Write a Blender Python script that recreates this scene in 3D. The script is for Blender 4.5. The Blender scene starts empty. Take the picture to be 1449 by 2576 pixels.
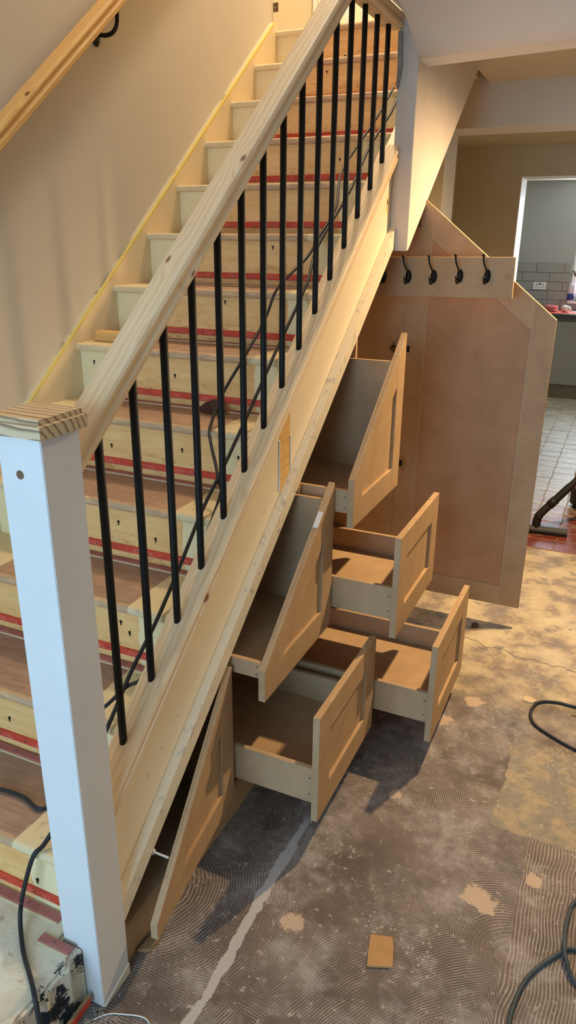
import bpy, bmesh, math, random
from mathutils import Vector, Matrix, noise
random.seed(7)
SC = bpy.context.scene
COL = SC.collection

# ------------------------------------------------------------------ camera
YAW, PITCH, ROLL, FPX = 0.4260, -0.3568, 0.0100, 1825.94
CAM = Vector((0.9333, -0.9194, 1.7096))
def cam_axes():
    cy, sy, cp, sp = math.cos(YAW), math.sin(YAW), math.cos(PITCH), math.sin(PITCH)
    f = Vector((-sy*cp, cy*cp, sp)); r = Vector((cy, sy, 0)); u = r.cross(f)
    c, s = math.cos(ROLL), math.sin(ROLL)
    return c*r+s*u, -s*r+c*u, f
r_, u_, f_ = cam_axes()
cd = bpy.data.cameras.new('camera'); cam = bpy.data.objects.new('camera', cd); COL.objects.link(cam)
m = Matrix((r_, u_, -f_)).transposed().to_4x4(); m.translation = CAM; cam.matrix_world = m
cd.sensor_fit = 'VERTICAL'; cd.sensor_height = 36.0; cd.lens = FPX/2576*36.0; cd.clip_start = 0.02
SC.camera = cam

# ------------------------------------------------------------------ world, lights, exposure
w = bpy.data.worlds.new('world'); SC.world = w; w.use_nodes = True
bg = w.node_tree.nodes['Background']; bg.inputs[0].default_value = (0.62, 0.78, 1.0, 1); bg.inputs[1].default_value = 1.6
SC.view_settings.view_transform = 'Standard'; SC.view_settings.look = 'None'
SC.view_settings.gamma = 1.0; SC.view_settings.use_curve_mapping = False
SC.view_settings.exposure = 0.0

def lamp(name, kind, loc, power, color, rot=(0, 0, 0), **kw):
    l = bpy.data.lights.new(name, kind); l.energy = power; l.color = color
    for k, v in kw.items(): setattr(l, k, v)
    o = bpy.data.objects.new(name, l); COL.objects.link(o); o.location = loc; o.rotation_euler = rot
    return o
WARM = (1.0, 0.71, 0.40)
# daylight through the window in the front wall behind the camera (blue light on the newel and step)
lamp('window_front_offscreen', 'AREA', (0.125, -3.02, 1.37), 74, (0.38, 0.67, 1.0), (math.radians(90), 0, 0), shape='RECTANGLE', size=1.7, size_y=1.8)
# daylight through the kitchen window, whose left edge is in the picture
lamp('window_kitchen_offscreen', 'AREA', (1.0, 8.79, 1.63), 75, (0.78, 0.90, 1.0), (math.radians(-90), 0, 0), shape='RECTANGLE', size=1.4, size_y=1.0)
# ceiling downlight just right of the picture: the drawers' shadows point back to it
lamp('downlight_hall_offscreen', 'SPOT', (0.97, 2.43, 2.475), 285, WARM, shadow_soft_size=0.03, spot_size=math.radians(166), spot_blend=0.95)
# ceiling lamp of the landing above the picture: glow on the top of the stairs and the stairwell wall
lamp('landing_lamp_offscreen', 'POINT', (-0.35, 3.10, 5.05), 215, (1.0, 0.83, 0.61), shadow_soft_size=0.12)

# ------------------------------------------------------------------ helpers
def lin(r, g, b):
    f = lambda c: (c/255/12.92) if c/255 <= 0.04045 else ((c/255+0.055)/1.055)**2.4
    return (f(r), f(g), f(b), 1)

class NT:
    """small node-tree writer"""
    def __init__(s, name, rough=0.6, spec=0.3):
        s.m = bpy.data.materials.new(name); s.m.use_nodes = True; s.t = s.m.node_tree; s.n = s.t.nodes
        s.b = s.n['Principled BSDF']; s.b.inputs['Roughness'].default_value = rough
        s.b.inputs['Specular IOR Level'].default_value = spec
    def add(s, typ, ins=None, **kw):
        x = s.n.new(typ)
        for k, v in kw.items(): setattr(x, k, v)
        for k, v in (ins or {}).items(): s.put(x.inputs[k], v)
        return x
    def put(s, sock, v):
        if isinstance(v, bpy.types.NodeSocket): s.t.links.new(v, sock)
        else: sock.default_value = v
    def obj(s): return s.add('ShaderNodeTexCoord').outputs['Object']
    def pos(s): return s.add('ShaderNodeNewGeometry').outputs['Position']
    def map(s, v, scale=(1, 1, 1), loc=(0, 0, 0), rot=(0, 0, 0)):
        return s.add('ShaderNodeMapping', {'Vector': v, 'Scale': scale, 'Location': loc, 'Rotation': rot}).outputs[0]
    def noise(s, v, scale, detail=4, rough=0.55, dist=0, out='Fac'):
        return s.add('ShaderNodeTexNoise', {'Vector': v, 'Scale': scale, 'Detail': detail, 'Roughness': rough, 'Distortion': dist}).outputs[out]
    def math(s, op, a, b=0.0, c=0.0, clamp=False):
        x = s.add('ShaderNodeMath', operation=op, use_clamp=clamp)
        s.put(x.inputs[0], a); s.put(x.inputs[1], b); s.put(x.inputs[2], c)
        return x.outputs[0]
    def ramp(s, f, stops, interp='LINEAR'):
        x = s.add('ShaderNodeValToRGB', {'Fac': f}); cr = x.color_ramp; cr.interpolation = interp
        while len(cr.elements) < len(stops): cr.elements.new(0.5)
        for e, (p, c) in zip(cr.elements, stops): e.position = p; e.color = c if len(c) == 4 else (*c, 1)
        return x.outputs[0]
    def step(s, v, lo, hi):
        return s.add('ShaderNodeMapRange', {'Value': v, 'From Min': lo, 'From Max': hi, 'To Min': 0.0, 'To Max': 1.0}, interpolation_type='SMOOTHSTEP').outputs[0]
    def mix(s, f, a, b, mode='MIX'):
        x = s.add('ShaderNodeMix', data_type='RGBA', blend_type=mode)
        s.put(x.inputs['Factor'], f); s.put(x.inputs[6], a); s.put(x.inputs[7], b)
        return x.outputs[2]
    def xyz(s, v): return s.add('ShaderNodeSeparateXYZ', {'Vector': v}).outputs
    def vec(s, x, y, z): return s.add('ShaderNodeCombineXYZ', {'X': x, 'Y': y, 'Z': z}).outputs[0]
    def color(s, c): s.put(s.b.inputs['Base Color'], c); return s
    def rough(s, c): s.put(s.b.inputs['Roughness'], c); return s
    def bump(s, h, strength=0.3, dist=0.01):
        x = s.add('ShaderNodeBump', {'Height': h, 'Strength': strength, 'Distance': dist})
        s.put(s.b.inputs['Normal'], x.outputs[0]); return s

def plain(name, c, rough=0.6, spec=0.3, var=0.06, scale=6, metal=0.0, bump=0.0):
    t = NT(name, rough, spec); n = t.noise(t.obj(), scale, 5)
    d = tuple(x*(1-var) for x in c[:3])+(1,); l = tuple(min(1, x*(1+var)) for x in c[:3])+(1,)
    t.color(t.ramp(n, [(0.3, d), (0.7, l)])); t.b.inputs['Metallic'].default_value = metal
    if bump: t.bump(t.noise(t.obj(), scale*12, 3), bump, 0.002)
    return t.m

def pine(name, axis, base, dark, knot, ring=55, rough=0.55, knots=1.0):
    """pine: grain runs along `axis` of the object"""
    t = NT(name, rough, 0.3); v = t.obj()
    sc = [1, 1, 1]; sc['xyz'.index(axis)] = 0.07
    vs = t.map(v, tuple(sc))
    n = t.noise(vs, 9, 3, 0.5)
    k = t.map(v, tuple(0.42 if q != 1 else 1.0 for q in sc))
    vo = t.add('ShaderNodeTexVoronoi', {'Vector': k, 'Scale': 9.5, 'Randomness': 1.0})
    kd = vo.outputs['Distance']
    pull = t.math('MULTIPLY', t.math('SUBTRACT', 1.0, t.step(kd, 0.0, 0.35)), 0.35)
    sx = t.xyz(vs)
    o = [q for q in (0, 1, 2) if q != 'xyz'.index(axis)]
    u = t.math('ADD', t.math('ADD', sx[o[0]], t.math('MULTIPLY', sx[o[1]], 0.55)), t.math('ADD', t.math('MULTIPLY', n, 0.10), t.math('MULTIPLY', pull, 0.06)))
    g = t.math('SINE', t.math('MULTIPLY', u, ring*6.28))
    g = t.math('POWER', t.math('MULTIPLY_ADD', g, 0.5, 0.5), 2.2)
    fine = t.noise(t.map(v, tuple(x*1.0 for x in sc)), 160, 2)
    c = t.mix(t.math('MULTIPLY', g, 0.42), base, dark)
    c = t.mix(t.math('MULTIPLY', t.math('SUBTRACT', fine, 0.4, clamp=True), 0.5), c, dark)
    km = t.math('MULTIPLY', t.math('SUBTRACT', 1.0, t.step(kd, 0.03, 0.075)), knots)
    c = t.mix(km, c, knot)
    t.color(c); t.bump(g, 0.08, 0.001)
    return t.m

def ringed(name, cy, cz, pitch, base, dark):
    """sawn block whose growth rings run along x"""
    t = NT(name, 0.6, 0.25); v = t.obj(); q = t.xyz(v)
    n = t.math('MULTIPLY', t.math('SUBTRACT', t.noise(t.map(v, (6, 14, 14)), 1.0, 3), 0.5), 0.020)
    dy = t.math('SUBTRACT', q[1], cy); dz = t.math('SUBTRACT', q[2], cz)
    rr = t.math('ADD', t.math('SQRT', t.math('ADD', t.math('MULTIPLY', dy, dy), t.math('MULTIPLY', dz, dz))), n)
    g = t.math('FRACT', t.math('DIVIDE', rr, pitch))
    c = t.ramp(g, [(0.0, base), (0.55, base), (0.84, dark), (0.93, dark), (1.0, base)])
    t.color(c); t.bump(g, 0.12, 0.001)
    return t.m

def mdf(name, base, dark, scale=7, rough=0.62, spec=0.3):
    t = NT(name, rough, spec); v = t.obj()
    a = t.noise(v, scale, 5, 0.6, 0.6); b = t.noise(v, 55, 4, 0.7)
    f = t.math('MULTIPLY_ADD', t.math('SUBTRACT', b, 0.5), 0.35, a)
    t.color(t.ramp(f, [(0.28, dark), (0.72, base)])); t.bump(b, 0.05, 0.001)
    return t.m

M = {}
M['paint_wall'] = plain('wall_paint', lin(210, 200, 180), 0.75, 0.2, 0.03, 2.0, bump=0.04)
M['paint_wall_warm'] = M['paint_wall']
M['ceiling'] = plain('ceiling_paint', lin(240, 233, 224), 0.85, 0.1, 0.03, 3.0, bump=0.04)
M['plaster'] = plain('bare_plaster_skim', lin(216, 202, 186), 0.8, 0.15, 0.07, 5.0, bump=0.08)
M['olive'] = plain('far_room_paint', lin(206, 194, 166), 0.8, 0.15, 0.05, 3.0)
M['grey_wall'] = plain('kitchen_grey_paint', lin(168, 168, 160), 0.8, 0.15, 0.03, 3.0)
M['cream'] = plain('cream_gloss_paint', lin(234, 222, 194), 0.38, 0.45, 0.03, 5.0)
M['white_paint'] = plain('white_primer', lin(226, 224, 220), 0.5, 0.35, 0.03, 9.0, bump=0.05)
M['black'] = plain('satin_black_metal', lin(9, 9, 9), 0.5, 0.3, 0.1)
M['cable'] = plain('black_rubber', lin(34, 35, 37), 0.5, 0.4, 0.3, 30)
M['hose'] = plain('dusty_rubber', lin(62, 74, 78), 0.55, 0.35, 0.25, 14)
M['pine_y'] = pine('pine_grain_lengthwise', 'y', lin(236, 212, 174), lin(208, 168, 118), lin(128, 80, 56))
M['pine_warm'] = pine('pine_grain_varnished', 'y', lin(226, 184, 116), lin(200, 142, 72), lin(112, 66, 40))
M['pine_x'] = pine('pine_grain_crosswise', 'x', lin(214, 188, 148), lin(150, 116, 82), lin(120, 84, 60), ring=70, knots=0.0)
M['cap_wood'] = ringed('ringed_pine', -0.12, -0.050, 0.0150, lin(214, 190, 152), lin(146, 116, 86))
M['mdf_front'] = mdf('raw_mdf', lin(196, 163, 124), lin(177, 144, 106))
for k_ in ('mdf_edge', 'mdf_inner', 'mdf_box', 'mdf_dark', 'mdf_stile'): M[k_] = M['mdf_front']
M['mdf_panel'] = mdf('brown_door_panel', lin(192, 149, 110), lin(174, 132, 94))
M['dust_line'] = plain('pale_dust_line', lin(206, 184, 156), 0.8, 0.2, 0.2, 12)
M['patch'] = plain('old_varnish_patch', lin(224, 196, 140), 0.5, 0.3, 0.25, 60)
M['chrome'] = plain('nickel_plate', lin(170, 160, 140), 0.25, 0.5, 0.05, metal=1.0)
M['zinc'] = plain('zinc_nail', lin(120, 124, 128), 0.4, 0.5, 0.1, metal=0.8)
M['red'] = plain('red_gripper_wood', lin(206, 74, 52), 0.6, 0.3, 0.22, 18)
M['red_worn'] = plain('worn_red_gripper_wood', lin(176, 112, 104), 0.7, 0.2, 0.25, 14)
M['letter'] = plain('pale_print', lin(226, 128, 104), 0.7, 0.2, 0.1)
M['raw_pine_dirty'] = plain('dirty_plywood', lin(158, 128, 92), 0.8, 0.2, 0.2, 18)
M['card'] = plain('brown_cardboard', lin(186, 142, 92), 0.8, 0.15, 0.07, 20)
M['chip'] = plain('plaster_chip', lin(214, 190, 150), 0.8, 0.15, 0.1)
M['white_plastic'] = plain('white_plastic', lin(228, 228, 222), 0.35, 0.45, 0.02)
M['dark_plastic'] = plain('black_plastic', lin(24, 22, 20), 0.5, 0.35, 0.1)
M['tan_plastic'] = plain('tan_plastic', lin(170, 130, 80), 0.4, 0.4, 0.05)
M['leaf'] = plain('dry_leaf', lin(84, 56, 46), 0.8, 0.2, 0.3, 30)
M['tile_wall'] = plain('grey_wall_tile', lin(150, 148, 140), 0.25, 0.5, 0.04, 4)
M['grout'] = plain('dark_grout', lin(92, 92, 86), 0.85, 0.1)
M['kitchen_unit'] = plain('grey_gloss_door', lin(140, 138, 130), 0.22, 0.5, 0.02, 2)
M['kitchen_plinth'] = plain('kitchen_plinth', lin(112, 102, 88), 0.5, 0.3, 0.05)
M['worktop'] = plain('dark_worktop', lin(52, 58, 56), 0.3, 0.5, 0.1, 20)
M['red_fabric'] = plain('paint_soaked_roller', lin(214, 120, 116), 0.9, 0.1, 0.1, 30)
M['red_sheet'] = plain('red_tray', lin(220, 92, 74), 0.5, 0.3, 0.05)
M['blue'] = plain('blue_label', lin(40, 62, 130), 0.4, 0.4, 0.05)
M['clear'] = plain('pale_plastic', lin(206, 204, 210), 0.2, 0.5, 0.03)
M['maroon'] = plain('maroon_pot', lin(120, 44, 60), 0.4, 0.4, 0.05)
M['rubble'] = plain('grey_rubble', lin(150, 144, 136), 0.9, 0.1, 0.3, 25)
M['sawdust'] = plain('sawdust', lin(196, 180, 152), 0.9, 0.1, 0.2, 40)
M['plug'] = plain('timber_plug', lin(120, 96, 72), 0.8, 0.2, 0.25, 60)
M['dark_void'] = plain('soffit_timber', lin(168, 138, 102), 0.9, 0.1, 0.1)

def knife_paint(t, x, lo, hi, noise_amt=0.012, sc=14):
    """mask: 1 inside the carpet strip between two painted margins"""
    n = t.math('MULTIPLY', t.math('SUBTRACT', t.noise(t.pos(), sc, 4), 0.5), noise_amt*4)
    a = t.math('ADD', x, n)
    return t.math('MULTIPLY', t.step(a, lo-0.002, lo+0.002), t.math('SUBTRACT', 1.0, t.step(a, hi-0.002, hi+0.002)))

def tread_mat():
    t = NT('tread_bare_and_painted', 0.5, 0.35); p = t.pos(); q = t.xyz(p)
    grain = t.noise(t.map(t.pos(), (2.5, 40, 40)), 4, 5, 0.6)
    cloud = t.noise(p, 7, 4)
    wood = t.ramp(grain, [(0.25, lin(132, 102, 82)), (0.55, lin(166, 134, 112)), (0.8, lin(188, 158, 134))])
    wood = t.mix(t.math('MULTIPLY', t.step(cloud, 0.5, 0.72), 0.45), wood, lin(198, 158, 116))
    paint = t.mix(t.math('MULTIPLY', t.step(t.noise(p, 26, 5, 0.7), 0.56, 0.70), 0.55), lin(224, 204, 160), lin(168, 134, 96))
    mk = knife_paint(t, q[0], -0.72, -0.205, 0.004)
    # worn white edge on the nosing
    wear = t.step(t.noise(t.map(p, (14, 60, 60)), 1.0, 4), 0.52, 0.62)
    fy = t.math('FRACT', t.math('DIVIDE', t.math('SUBTRACT', q[1], 0.0277), 0.24478))
    nose = t.math('SUBTRACT', 1.0, t.step(t.math('MULTIPLY_ADD', t.math('SUBTRACT', t.noise(t.map(p, (9, 40, 40)), 1.0, 4), 0.5), 0.05, fy), 0.060, 0.085))
    wood = t.mix(t.math('MULTIPLY', nose, t.math('MULTIPLY_ADD', wear, 0.4, 0.5)), wood, lin(216, 180, 132))
    c = t.mix(mk, paint, wood); t.color(c); t.rough(t.math('MULTIPLY_ADD', grain, 0.3, 0.35)); t.bump(grain, 0.1, 0.001)
    return t.m
def riser_mat():
    t = NT('riser_bare_and_painted', 0.6, 0.3); p = t.pos(); q = t.xyz(p)
    grain = t.noise(t.map(p, (2, 9, 14)), 3, 4, 0.5)
    blot = t.noise(t.map(p, (1.0, 1, 2.6)), 11, 6, 0.68)
    fz = t.math('FRACT', t.math('DIVIDE', t.math('SUBTRACT', q[2], 0.177), 0.195))
    low = t.math('SUBTRACT', 1.0, t.step(fz, 0.25, 0.60))
    wood = t.ramp(grain, [(0.3, lin(228, 175, 108)), (0.7, lin(241, 195, 130))])
    wood = t.mix(t.math('MULTIPLY', t.step(blot, 0.55, 0.66), t.math('MULTIPLY_ADD', low, 0.45, 0.15)), wood, lin(176, 118, 52))
    pit = t.noise(p, 95, 2); wood = t.mix(t.math('MULTIPLY', t.step(pit, 0.63, 0.70), t.math('MULTIPLY_ADD', low, 0.6, 0.05)), wood, lin(130, 86, 46))
    paint = t.mix(t.math('MULTIPLY', t.step(t.noise(p, 30, 5, 0.7), 0.6, 0.7), 0.3), lin(240, 220, 170), lin(204, 172, 118))
    mk = knife_paint(t, q[0], -0.75, -0.185, 0.012, 9)
    t.color(t.mix(mk, paint, wood)); t.bump(grain, 0.08, 0.001)
    return t.m
M['tread'] = tread_mat(); M['riser'] = riser_mat()

def string_mat():
    t = NT('outer_string_cream_paint', 0.30, 0.45); p = t.pos()
    spots = t.noise(p, 34, 3); c = t.mix(t.math('MULTIPLY', t.step(spots, 0.70, 0.74), 0.5), lin(240, 224, 190), lin(186, 150, 110))
    t.color(c); return t.m
M['string'] = string_mat()
def lip_mat():
    t = NT('lip_scraped_cream_paint', 0.22, 0.5); p = t.pos()
    n = t.noise(t.map(p, (1, 1, 1)), 26, 5, 0.7)
    t.color(t.mix(t.step(n, 0.56, 0.64), lin(240, 226, 196), lin(206, 196, 180))); return t.m
M['lip'] = lip_mat()
def wallstring_mat():
    t = NT('wall_string_cream_paint', 0.45, 0.4); p = t.pos(); q = t.xyz(p)
    h = t.math('SUBTRACT', q[2], t.math('MULTIPLY_ADD', q[1], 0.79663, 0.3720-0.0277*0.79663))
    n = t.noise(p, 9, 4)
    top = t.step(t.math('MULTIPLY_ADD', t.math('SUBTRACT', n, 0.5), 0.006, h), 0.029, 0.032)
    front = t.step(t.math('MULTIPLY_ADD', t.math('SUBTRACT', n, 0.5), 0.008, q[0]), -0.9385, -0.9365)
    c = t.mix(top, lin(232, 210, 168), t.mix(front, lin(214, 200, 166), lin(228, 204, 112)))
    dirt = t.math('MULTIPLY', t.step(t.noise(p, 5, 4, 0.6), 0.56, 0.64), t.math('MULTIPLY', top, t.math('SUBTRACT', 1.0, front)))
    t.color(t.mix(t.math('MULTIPLY', dirt, 0.7), c, lin(120, 112, 88))); return t.m
M['wall_string'] = wallstring_mat()

def concrete_step_mat():
    t = NT('painted_broken_concrete', 0.7, 0.25); p = t.pos(); q = t.xyz(p)
    n1 = t.noise(p, 12, 6, 0.65); n2 = t.noise(p, 30, 5, 0.7)
    c = t.ramp(n1, [(0.25, lin(206, 190, 160)), (0.55, lin(226, 216, 192)), (0.8, lin(196, 182, 168))])
    c = t.mix(t.math('MULTIPLY', t.step(n2, 0.58, 0.68), 0.6), c, lin(150, 120, 96))
    side = t.math('SUBTRACT', 1.0, t.step(q[2], 0.155, 0.168))
    tar = t.math('MULTIPLY', t.step(t.noise(p, 17, 5, 0.7), 0.50, 0.55), t.step(t.math('ADD', q[0], t.math('MULTIPLY', n1, 0.06)), 0.005, 0.03))
    tar = t.math('MAXIMUM', tar, t.math('MULTIPLY', side, t.step(t.noise(p, 15, 5, 0.7), 0.50, 0.56)))
    t.color(t.mix(tar, c, lin(40, 46, 52))); t.bump(n2, 0.5, 0.006); return t.m
M['concrete'] = concrete_step_mat()

def floor_mat():
    t = NT('floor_old_adhesive', 0.62, 0.3); p = t.obj(); q = t.xyz(p)
    big = t.noise(p, 1.6, 5, 0.6); mid = t.noise(p, 5.5, 6, 0.6); fine = t.noise(p, 42, 5, 0.7)
    warp = t.noise(p, 2.2, 2, 0.5, out='Color')
    pw = t.add('ShaderNodeMix', {'Factor': 0.10, 'A': p, 'B': warp}, data_type='VECTOR')
    pv = pw.outputs[1]
    # trowel combing: each sweep of the trowel is an arc of its own
    vo = t.add('ShaderNodeTexVoronoi', {'Vector': pv, 'Scale': 3.1, 'Randomness': 1.0})
    rnd = t.xyz(vo.outputs['Color'])
    ctr = t.vec(t.math('MULTIPLY_ADD', rnd[0], 1.6, -0.8), t.math('MULTIPLY_ADD', rnd[1], 1.6, -0.8), 0.0)
    rel = t.add('ShaderNodeVectorMath', operation='SUBTRACT'); t.put(rel.inputs[0], p); t.put(rel.inputs[1], vo.outputs['Position'])
    rel2 = t.add('ShaderNodeVectorMath', operation='SUBTRACT'); t.put(rel2.inputs[0], rel.outputs[0]); t.put(rel2.inputs[1], ctr)
    ln = t.add('ShaderNodeVectorMath', operation='LENGTH'); t.put(ln.inputs[0], rel2.outputs[0])
    rr = t.math('ADD', ln.outputs['Value'], t.math('MULTIPLY', t.noise(p, 14, 2), 0.012))
    comb = t.math('MULTIPLY_ADD', t.math('SINE', t.math('MULTIPLY', rr, 6.2832/0.0068)), 0.5, 0.5)
    # straight combed band along the right
    u = t.math('ADD', q[0], t.math('MULTIPLY', t.noise(t.map(p, (1, 1, 1)), 3.0, 2), 0.09))
    band = t.math('MULTIPLY_ADD', t.math('SINE', t.math('MULTIPLY', u, 6.2832/0.0095)), 0.5, 0.5)
    isband = t.math('MULTIPLY', t.step(t.math('ADD', q[0], t.math('MULTIPLY', mid, 0.05)), 0.915, 0.925), t.math('SUBTRACT', 1.0, t.step(t.math('ADD', q[1], t.math('MULTIPLY', mid, 0.3)), 1.12, 1.18)))
    comb = t.add('ShaderNodeMix', {'Factor': isband, 'A': comb, 'B': band}).outputs[0]
    present = t.math('MAXIMUM', t.step(t.noise(p, 2.7, 4, 0.6), 0.34, 0.44), isband)
    ridge = t.math('MULTIPLY', comb, present)
    # colours
    brown = t.ramp(mid, [(0.28, lin(86, 74, 67)), (0.55, lin(112, 97, 87)), (0.8, lin(136, 121, 110))])
    dust = t.math('MULTIPLY', t.step(ridge, 0.45, 1.0), t.math('ADD', t.step(t.noise(p, 4.5, 5, 0.65), 0.36, 0.60), 0.18, clamp=True))
    dust = t.math('MAXIMUM', dust, t.math('MULTIPLY', isband, t.step(band, 0.5, 0.8)))
    c = t.mix(t.math('MULTIPLY', dust, t.math('MULTIPLY_ADD', t.noise(p, 16, 6, 0.72), 1.9, -0.42, clamp=True)), brown, lin(188, 174, 160))
    haze = t.math('MULTIPLY', t.step(t.noise(p, 5.0, 8, 0.76), 0.46, 0.68), 0.8)
    c = t.mix(t.math('MULTIPLY', haze, 0.7), c, lin(194, 184, 176))
    # bare grey screed patch
    d = t.math('ADD', t.math('ADD', t.math('MULTIPLY', t.step(q[0], 0.72, 0.80), t.step(q[1], 0.93, 1.0)), t.math('MULTIPLY', t.math('SUBTRACT', mid, 0.5), 0.9)), 0.0)
    grey = t.math('MULTIPLY', t.step(d, 0.80, 0.86), t.math('SUBTRACT', 1.0, t.step(t.math('ADD', q[1], t.math('MULTIPLY', big, 0.3)), 1.55, 1.7)))
    gcol = t.mix(t.step(t.noise(p, 11, 6, 0.7), 0.42, 0.62), t.ramp(fine, [(0.3, lin(120, 112, 98)), (0.7, lin(146, 136, 116))]), t.ramp(fine, [(0.3, lin(150, 132, 104)), (0.7, lin(178, 158, 124))]))
    c = t.mix(grey, c, gcol)
    # pale levelling compound further in
    far = t.step(t.math('MULTIPLY_ADD', t.math('SUBTRACT', mid, 0.5), 1.5, q[1]), 1.45, 2.05)
    fcol = t.ramp(t.noise(p, 6, 6, 0.65), [(0.28, lin(112, 102, 90)), (0.42, lin(158, 140, 116)), (0.52, lin(204, 184, 144)), (0.64, lin(222, 204, 162)), (0.78, lin(176, 156, 124))])
    fcol = t.mix(t.math('MULTIPLY', t.step(t.noise(p, 9, 5, 0.7), 0.57, 0.64), 0.7), fcol, lin(112, 108, 100))
    c = t.mix(t.math('MULTIPLY', far, 0.85), c, fcol)
    # plaster seam beside the cupboards
    sx = t.math('ABSOLUTE', t.math('SUBTRACT', t.math('ADD', q[0], t.math('MULTIPLY', t.math('SUBTRACT', t.noise(p, 6, 4), 0.5), 0.035)), 0.252))
    wd = t.math('MULTIPLY_ADD', t.noise(p, 7.0, 5, 0.7), 0.058, -0.016)
    seam = t.math('MULTIPLY', t.math('SUBTRACT', 1.0, t.step(t.math('SUBTRACT', sx, wd), -0.002, 0.002)), t.math('SUBTRACT', 1.0, t.step(q[1], 0.72, 0.80)))
    c = t.mix(t.math('MULTIPLY', seam, 0.9), c, lin(190, 180, 172))
    # spilt filler and pale splashes
    def blob(x, y, r):
        dv = t.add('ShaderNodeVectorMath', operation='DISTANCE'); t.put(dv.inputs[0], p); dv.inputs[1].default_value = (x, y, 0)
        return t.math('SUBTRACT', 1.0, t.step(t.math('MULTIPLY_ADD', t.math('SUBTRACT', t.noise(p, 22, 5, 0.7), 0.5), 0.09, dv.outputs['Value']), r-0.004, r+0.006))
    bl = blob(0.79, 0.695, 0.036)
    for b in ((0.825, 0.675, 0.026), (0.60, 1.62, 0.035), (0.36, 0.40, 0.03), (0.47, 0.98, 0.02), (0.93, 0.82, 0.022), (0.52, 1.45, 0.03)): bl = t.math('MAXIMUM', bl, blob(*b))
    c = t.mix(t.math('MULTIPLY', bl, 0.9), c, lin(206, 178, 150))
    sp = t.step(t.noise(p, 36, 4, 0.75), 0.605, 0.66)
    c = t.mix(t.math('MULTIPLY', sp, 0.7), c, lin(196, 182, 164))
    pv2 = t.add('ShaderNodeTexVoronoi', {'Vector': p, 'Scale': 62.0, 'Randomness': 1.0})
    spots = t.math('MULTIPLY', t.math('SUBTRACT', 1.0, t.step(pv2.outputs['Distance'], 0.20, 0.30)), t.step(t.noise(p, 3.3, 3), 0.55, 0.62))
    c = t.mix(t.math('MULTIPLY', spots, 0.7), c, lin(190, 178, 162))
    # hairline crack across the screed
    cr = t.math('ABSOLUTE', t.math('SUBTRACT', q[1], t.math('MULTIPLY_ADD', t.noise(t.map(p, (1, 0, 0)), 5, 5), -0.25, t.math('MULTIPLY_ADD', q[0], -0.16, 2.29))))
    crack = t.math('MULTIPLY', t.math('SUBTRACT', 1.0, t.step(cr, 0.002, 0.005)), t.step(q[0], 0.42, 0.46))
    c = t.mix(t.math('MULTIPLY', crack, 0.75), c, lin(70, 56, 42))
    t.color(c)
    t.rough(t.math('MULTIPLY_ADD', mid, 0.35, 0.38))
    flat = t.math('SUBTRACT', 1.0, t.math('MAXIMUM', t.math('MAXIMUM', grey, seam), t.math('MULTIPLY', far, 0.7)))
    hgt = t.math('ADD', t.math('MULTIPLY', t.math('MULTIPLY', ridge, flat), 0.6), t.math('ADD', t.math('MULTIPLY', fine, 0.35), t.math('ADD', t.math('MULTIPLY', spots, 0.5), t.math('ADD', t.math('MULTIPLY', grey, 0.8), t.math('MULTIPLY', bl, 0.6)))))
    t.bump(hgt, 0.55, 0.004)
    return t.m
M['floor'] = floor_mat()

def quarry_mat():
    t = NT('red_quarry_tile', 0.3, 0.5); p = t.pos(); q = t.xyz(p)
    a = t.noise(t.map(p, (1.0, 3.0, 1)), 4.0, 6, 0.65)
    red = t.ramp(t.noise(p, 12, 4), [(0.3, lin(104, 48, 34)), (0.7, lin(138, 66, 46))])
    cover = t.step(t.math('MULTIPLY_ADD', t.math('SUBTRACT', q[1], 4.0), 0.30, a), 0.48, 0.58)
    lime = t.ramp(t.noise(t.map(p, (1, 5, 1)), 5, 6, 0.7), [(0.3, lin(120, 104, 88)), (0.55, lin(176, 168, 150)), (0.75, lin(206, 204, 194))])
    t.color(t.mix(cover, red, lime)); t.rough(t.math('MULTIPLY_ADD', a, 0.75, -0.02)); t.bump(t.noise(t.map(p, (1, 4, 1)), 14, 6, 0.65), 0.6, 0.008)
    return t.m
M['quarry'] = quarry_mat()

# ---- geometry helpers (all take world coordinates unless told otherwise)
def bm_new(): return bmesh.new()
def box(bm, x0, x1, y0, y1, z0, z1):
    vs = [bm.verts.new(c) for c in ((x0, y0, z0), (x1, y0, z0), (x1, y1, z0), (x0, y1, z0), (x0, y0, z1), (x1, y0, z1), (x1, y1, z1), (x0, y1, z1))]
    for f in ((3, 2, 1, 0), (4, 5, 6, 7), (0, 1, 5, 4), (1, 2, 6, 5), (2, 3, 7, 6), (3, 0, 4, 7)): bm.faces.new([vs[i] for i in f])
    return bm
def prism(bm, pts, axis, lo, hi):
    """extrude polygon; axis x: pts are (y,z), y: (x,z), z: (x,y)"""
    def P(a, t):
        return {'x': (t, a[0], a[1]), 'y': (a[0], t, a[1]), 'z': (a[0], a[1], t)}[axis]
    A = [bm.verts.new(P(a, lo)) for a in pts]; B = [bm.verts.new(P(a, hi)) for a in pts]
    n = len(pts); bm.faces.new(A[::-1]); bm.faces.new(B)
    for i in range(n): bm.faces.new((A[i], A[(i+1) % n], B[(i+1) % n], B[i]))
    return bm
def bevel(bm, w=0.0015, seg=2):
    bmesh.ops.recalc_face_normals(bm, faces=bm.faces)
    es = [e for e in bm.edges if len(e.link_faces) == 2 and e.calc_face_angle(0) > 0.6]
    bmesh.ops.bevel(bm, geom=es, offset=w, segments=seg, affect='EDGES', clamp_overlap=True)
    return bm
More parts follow.
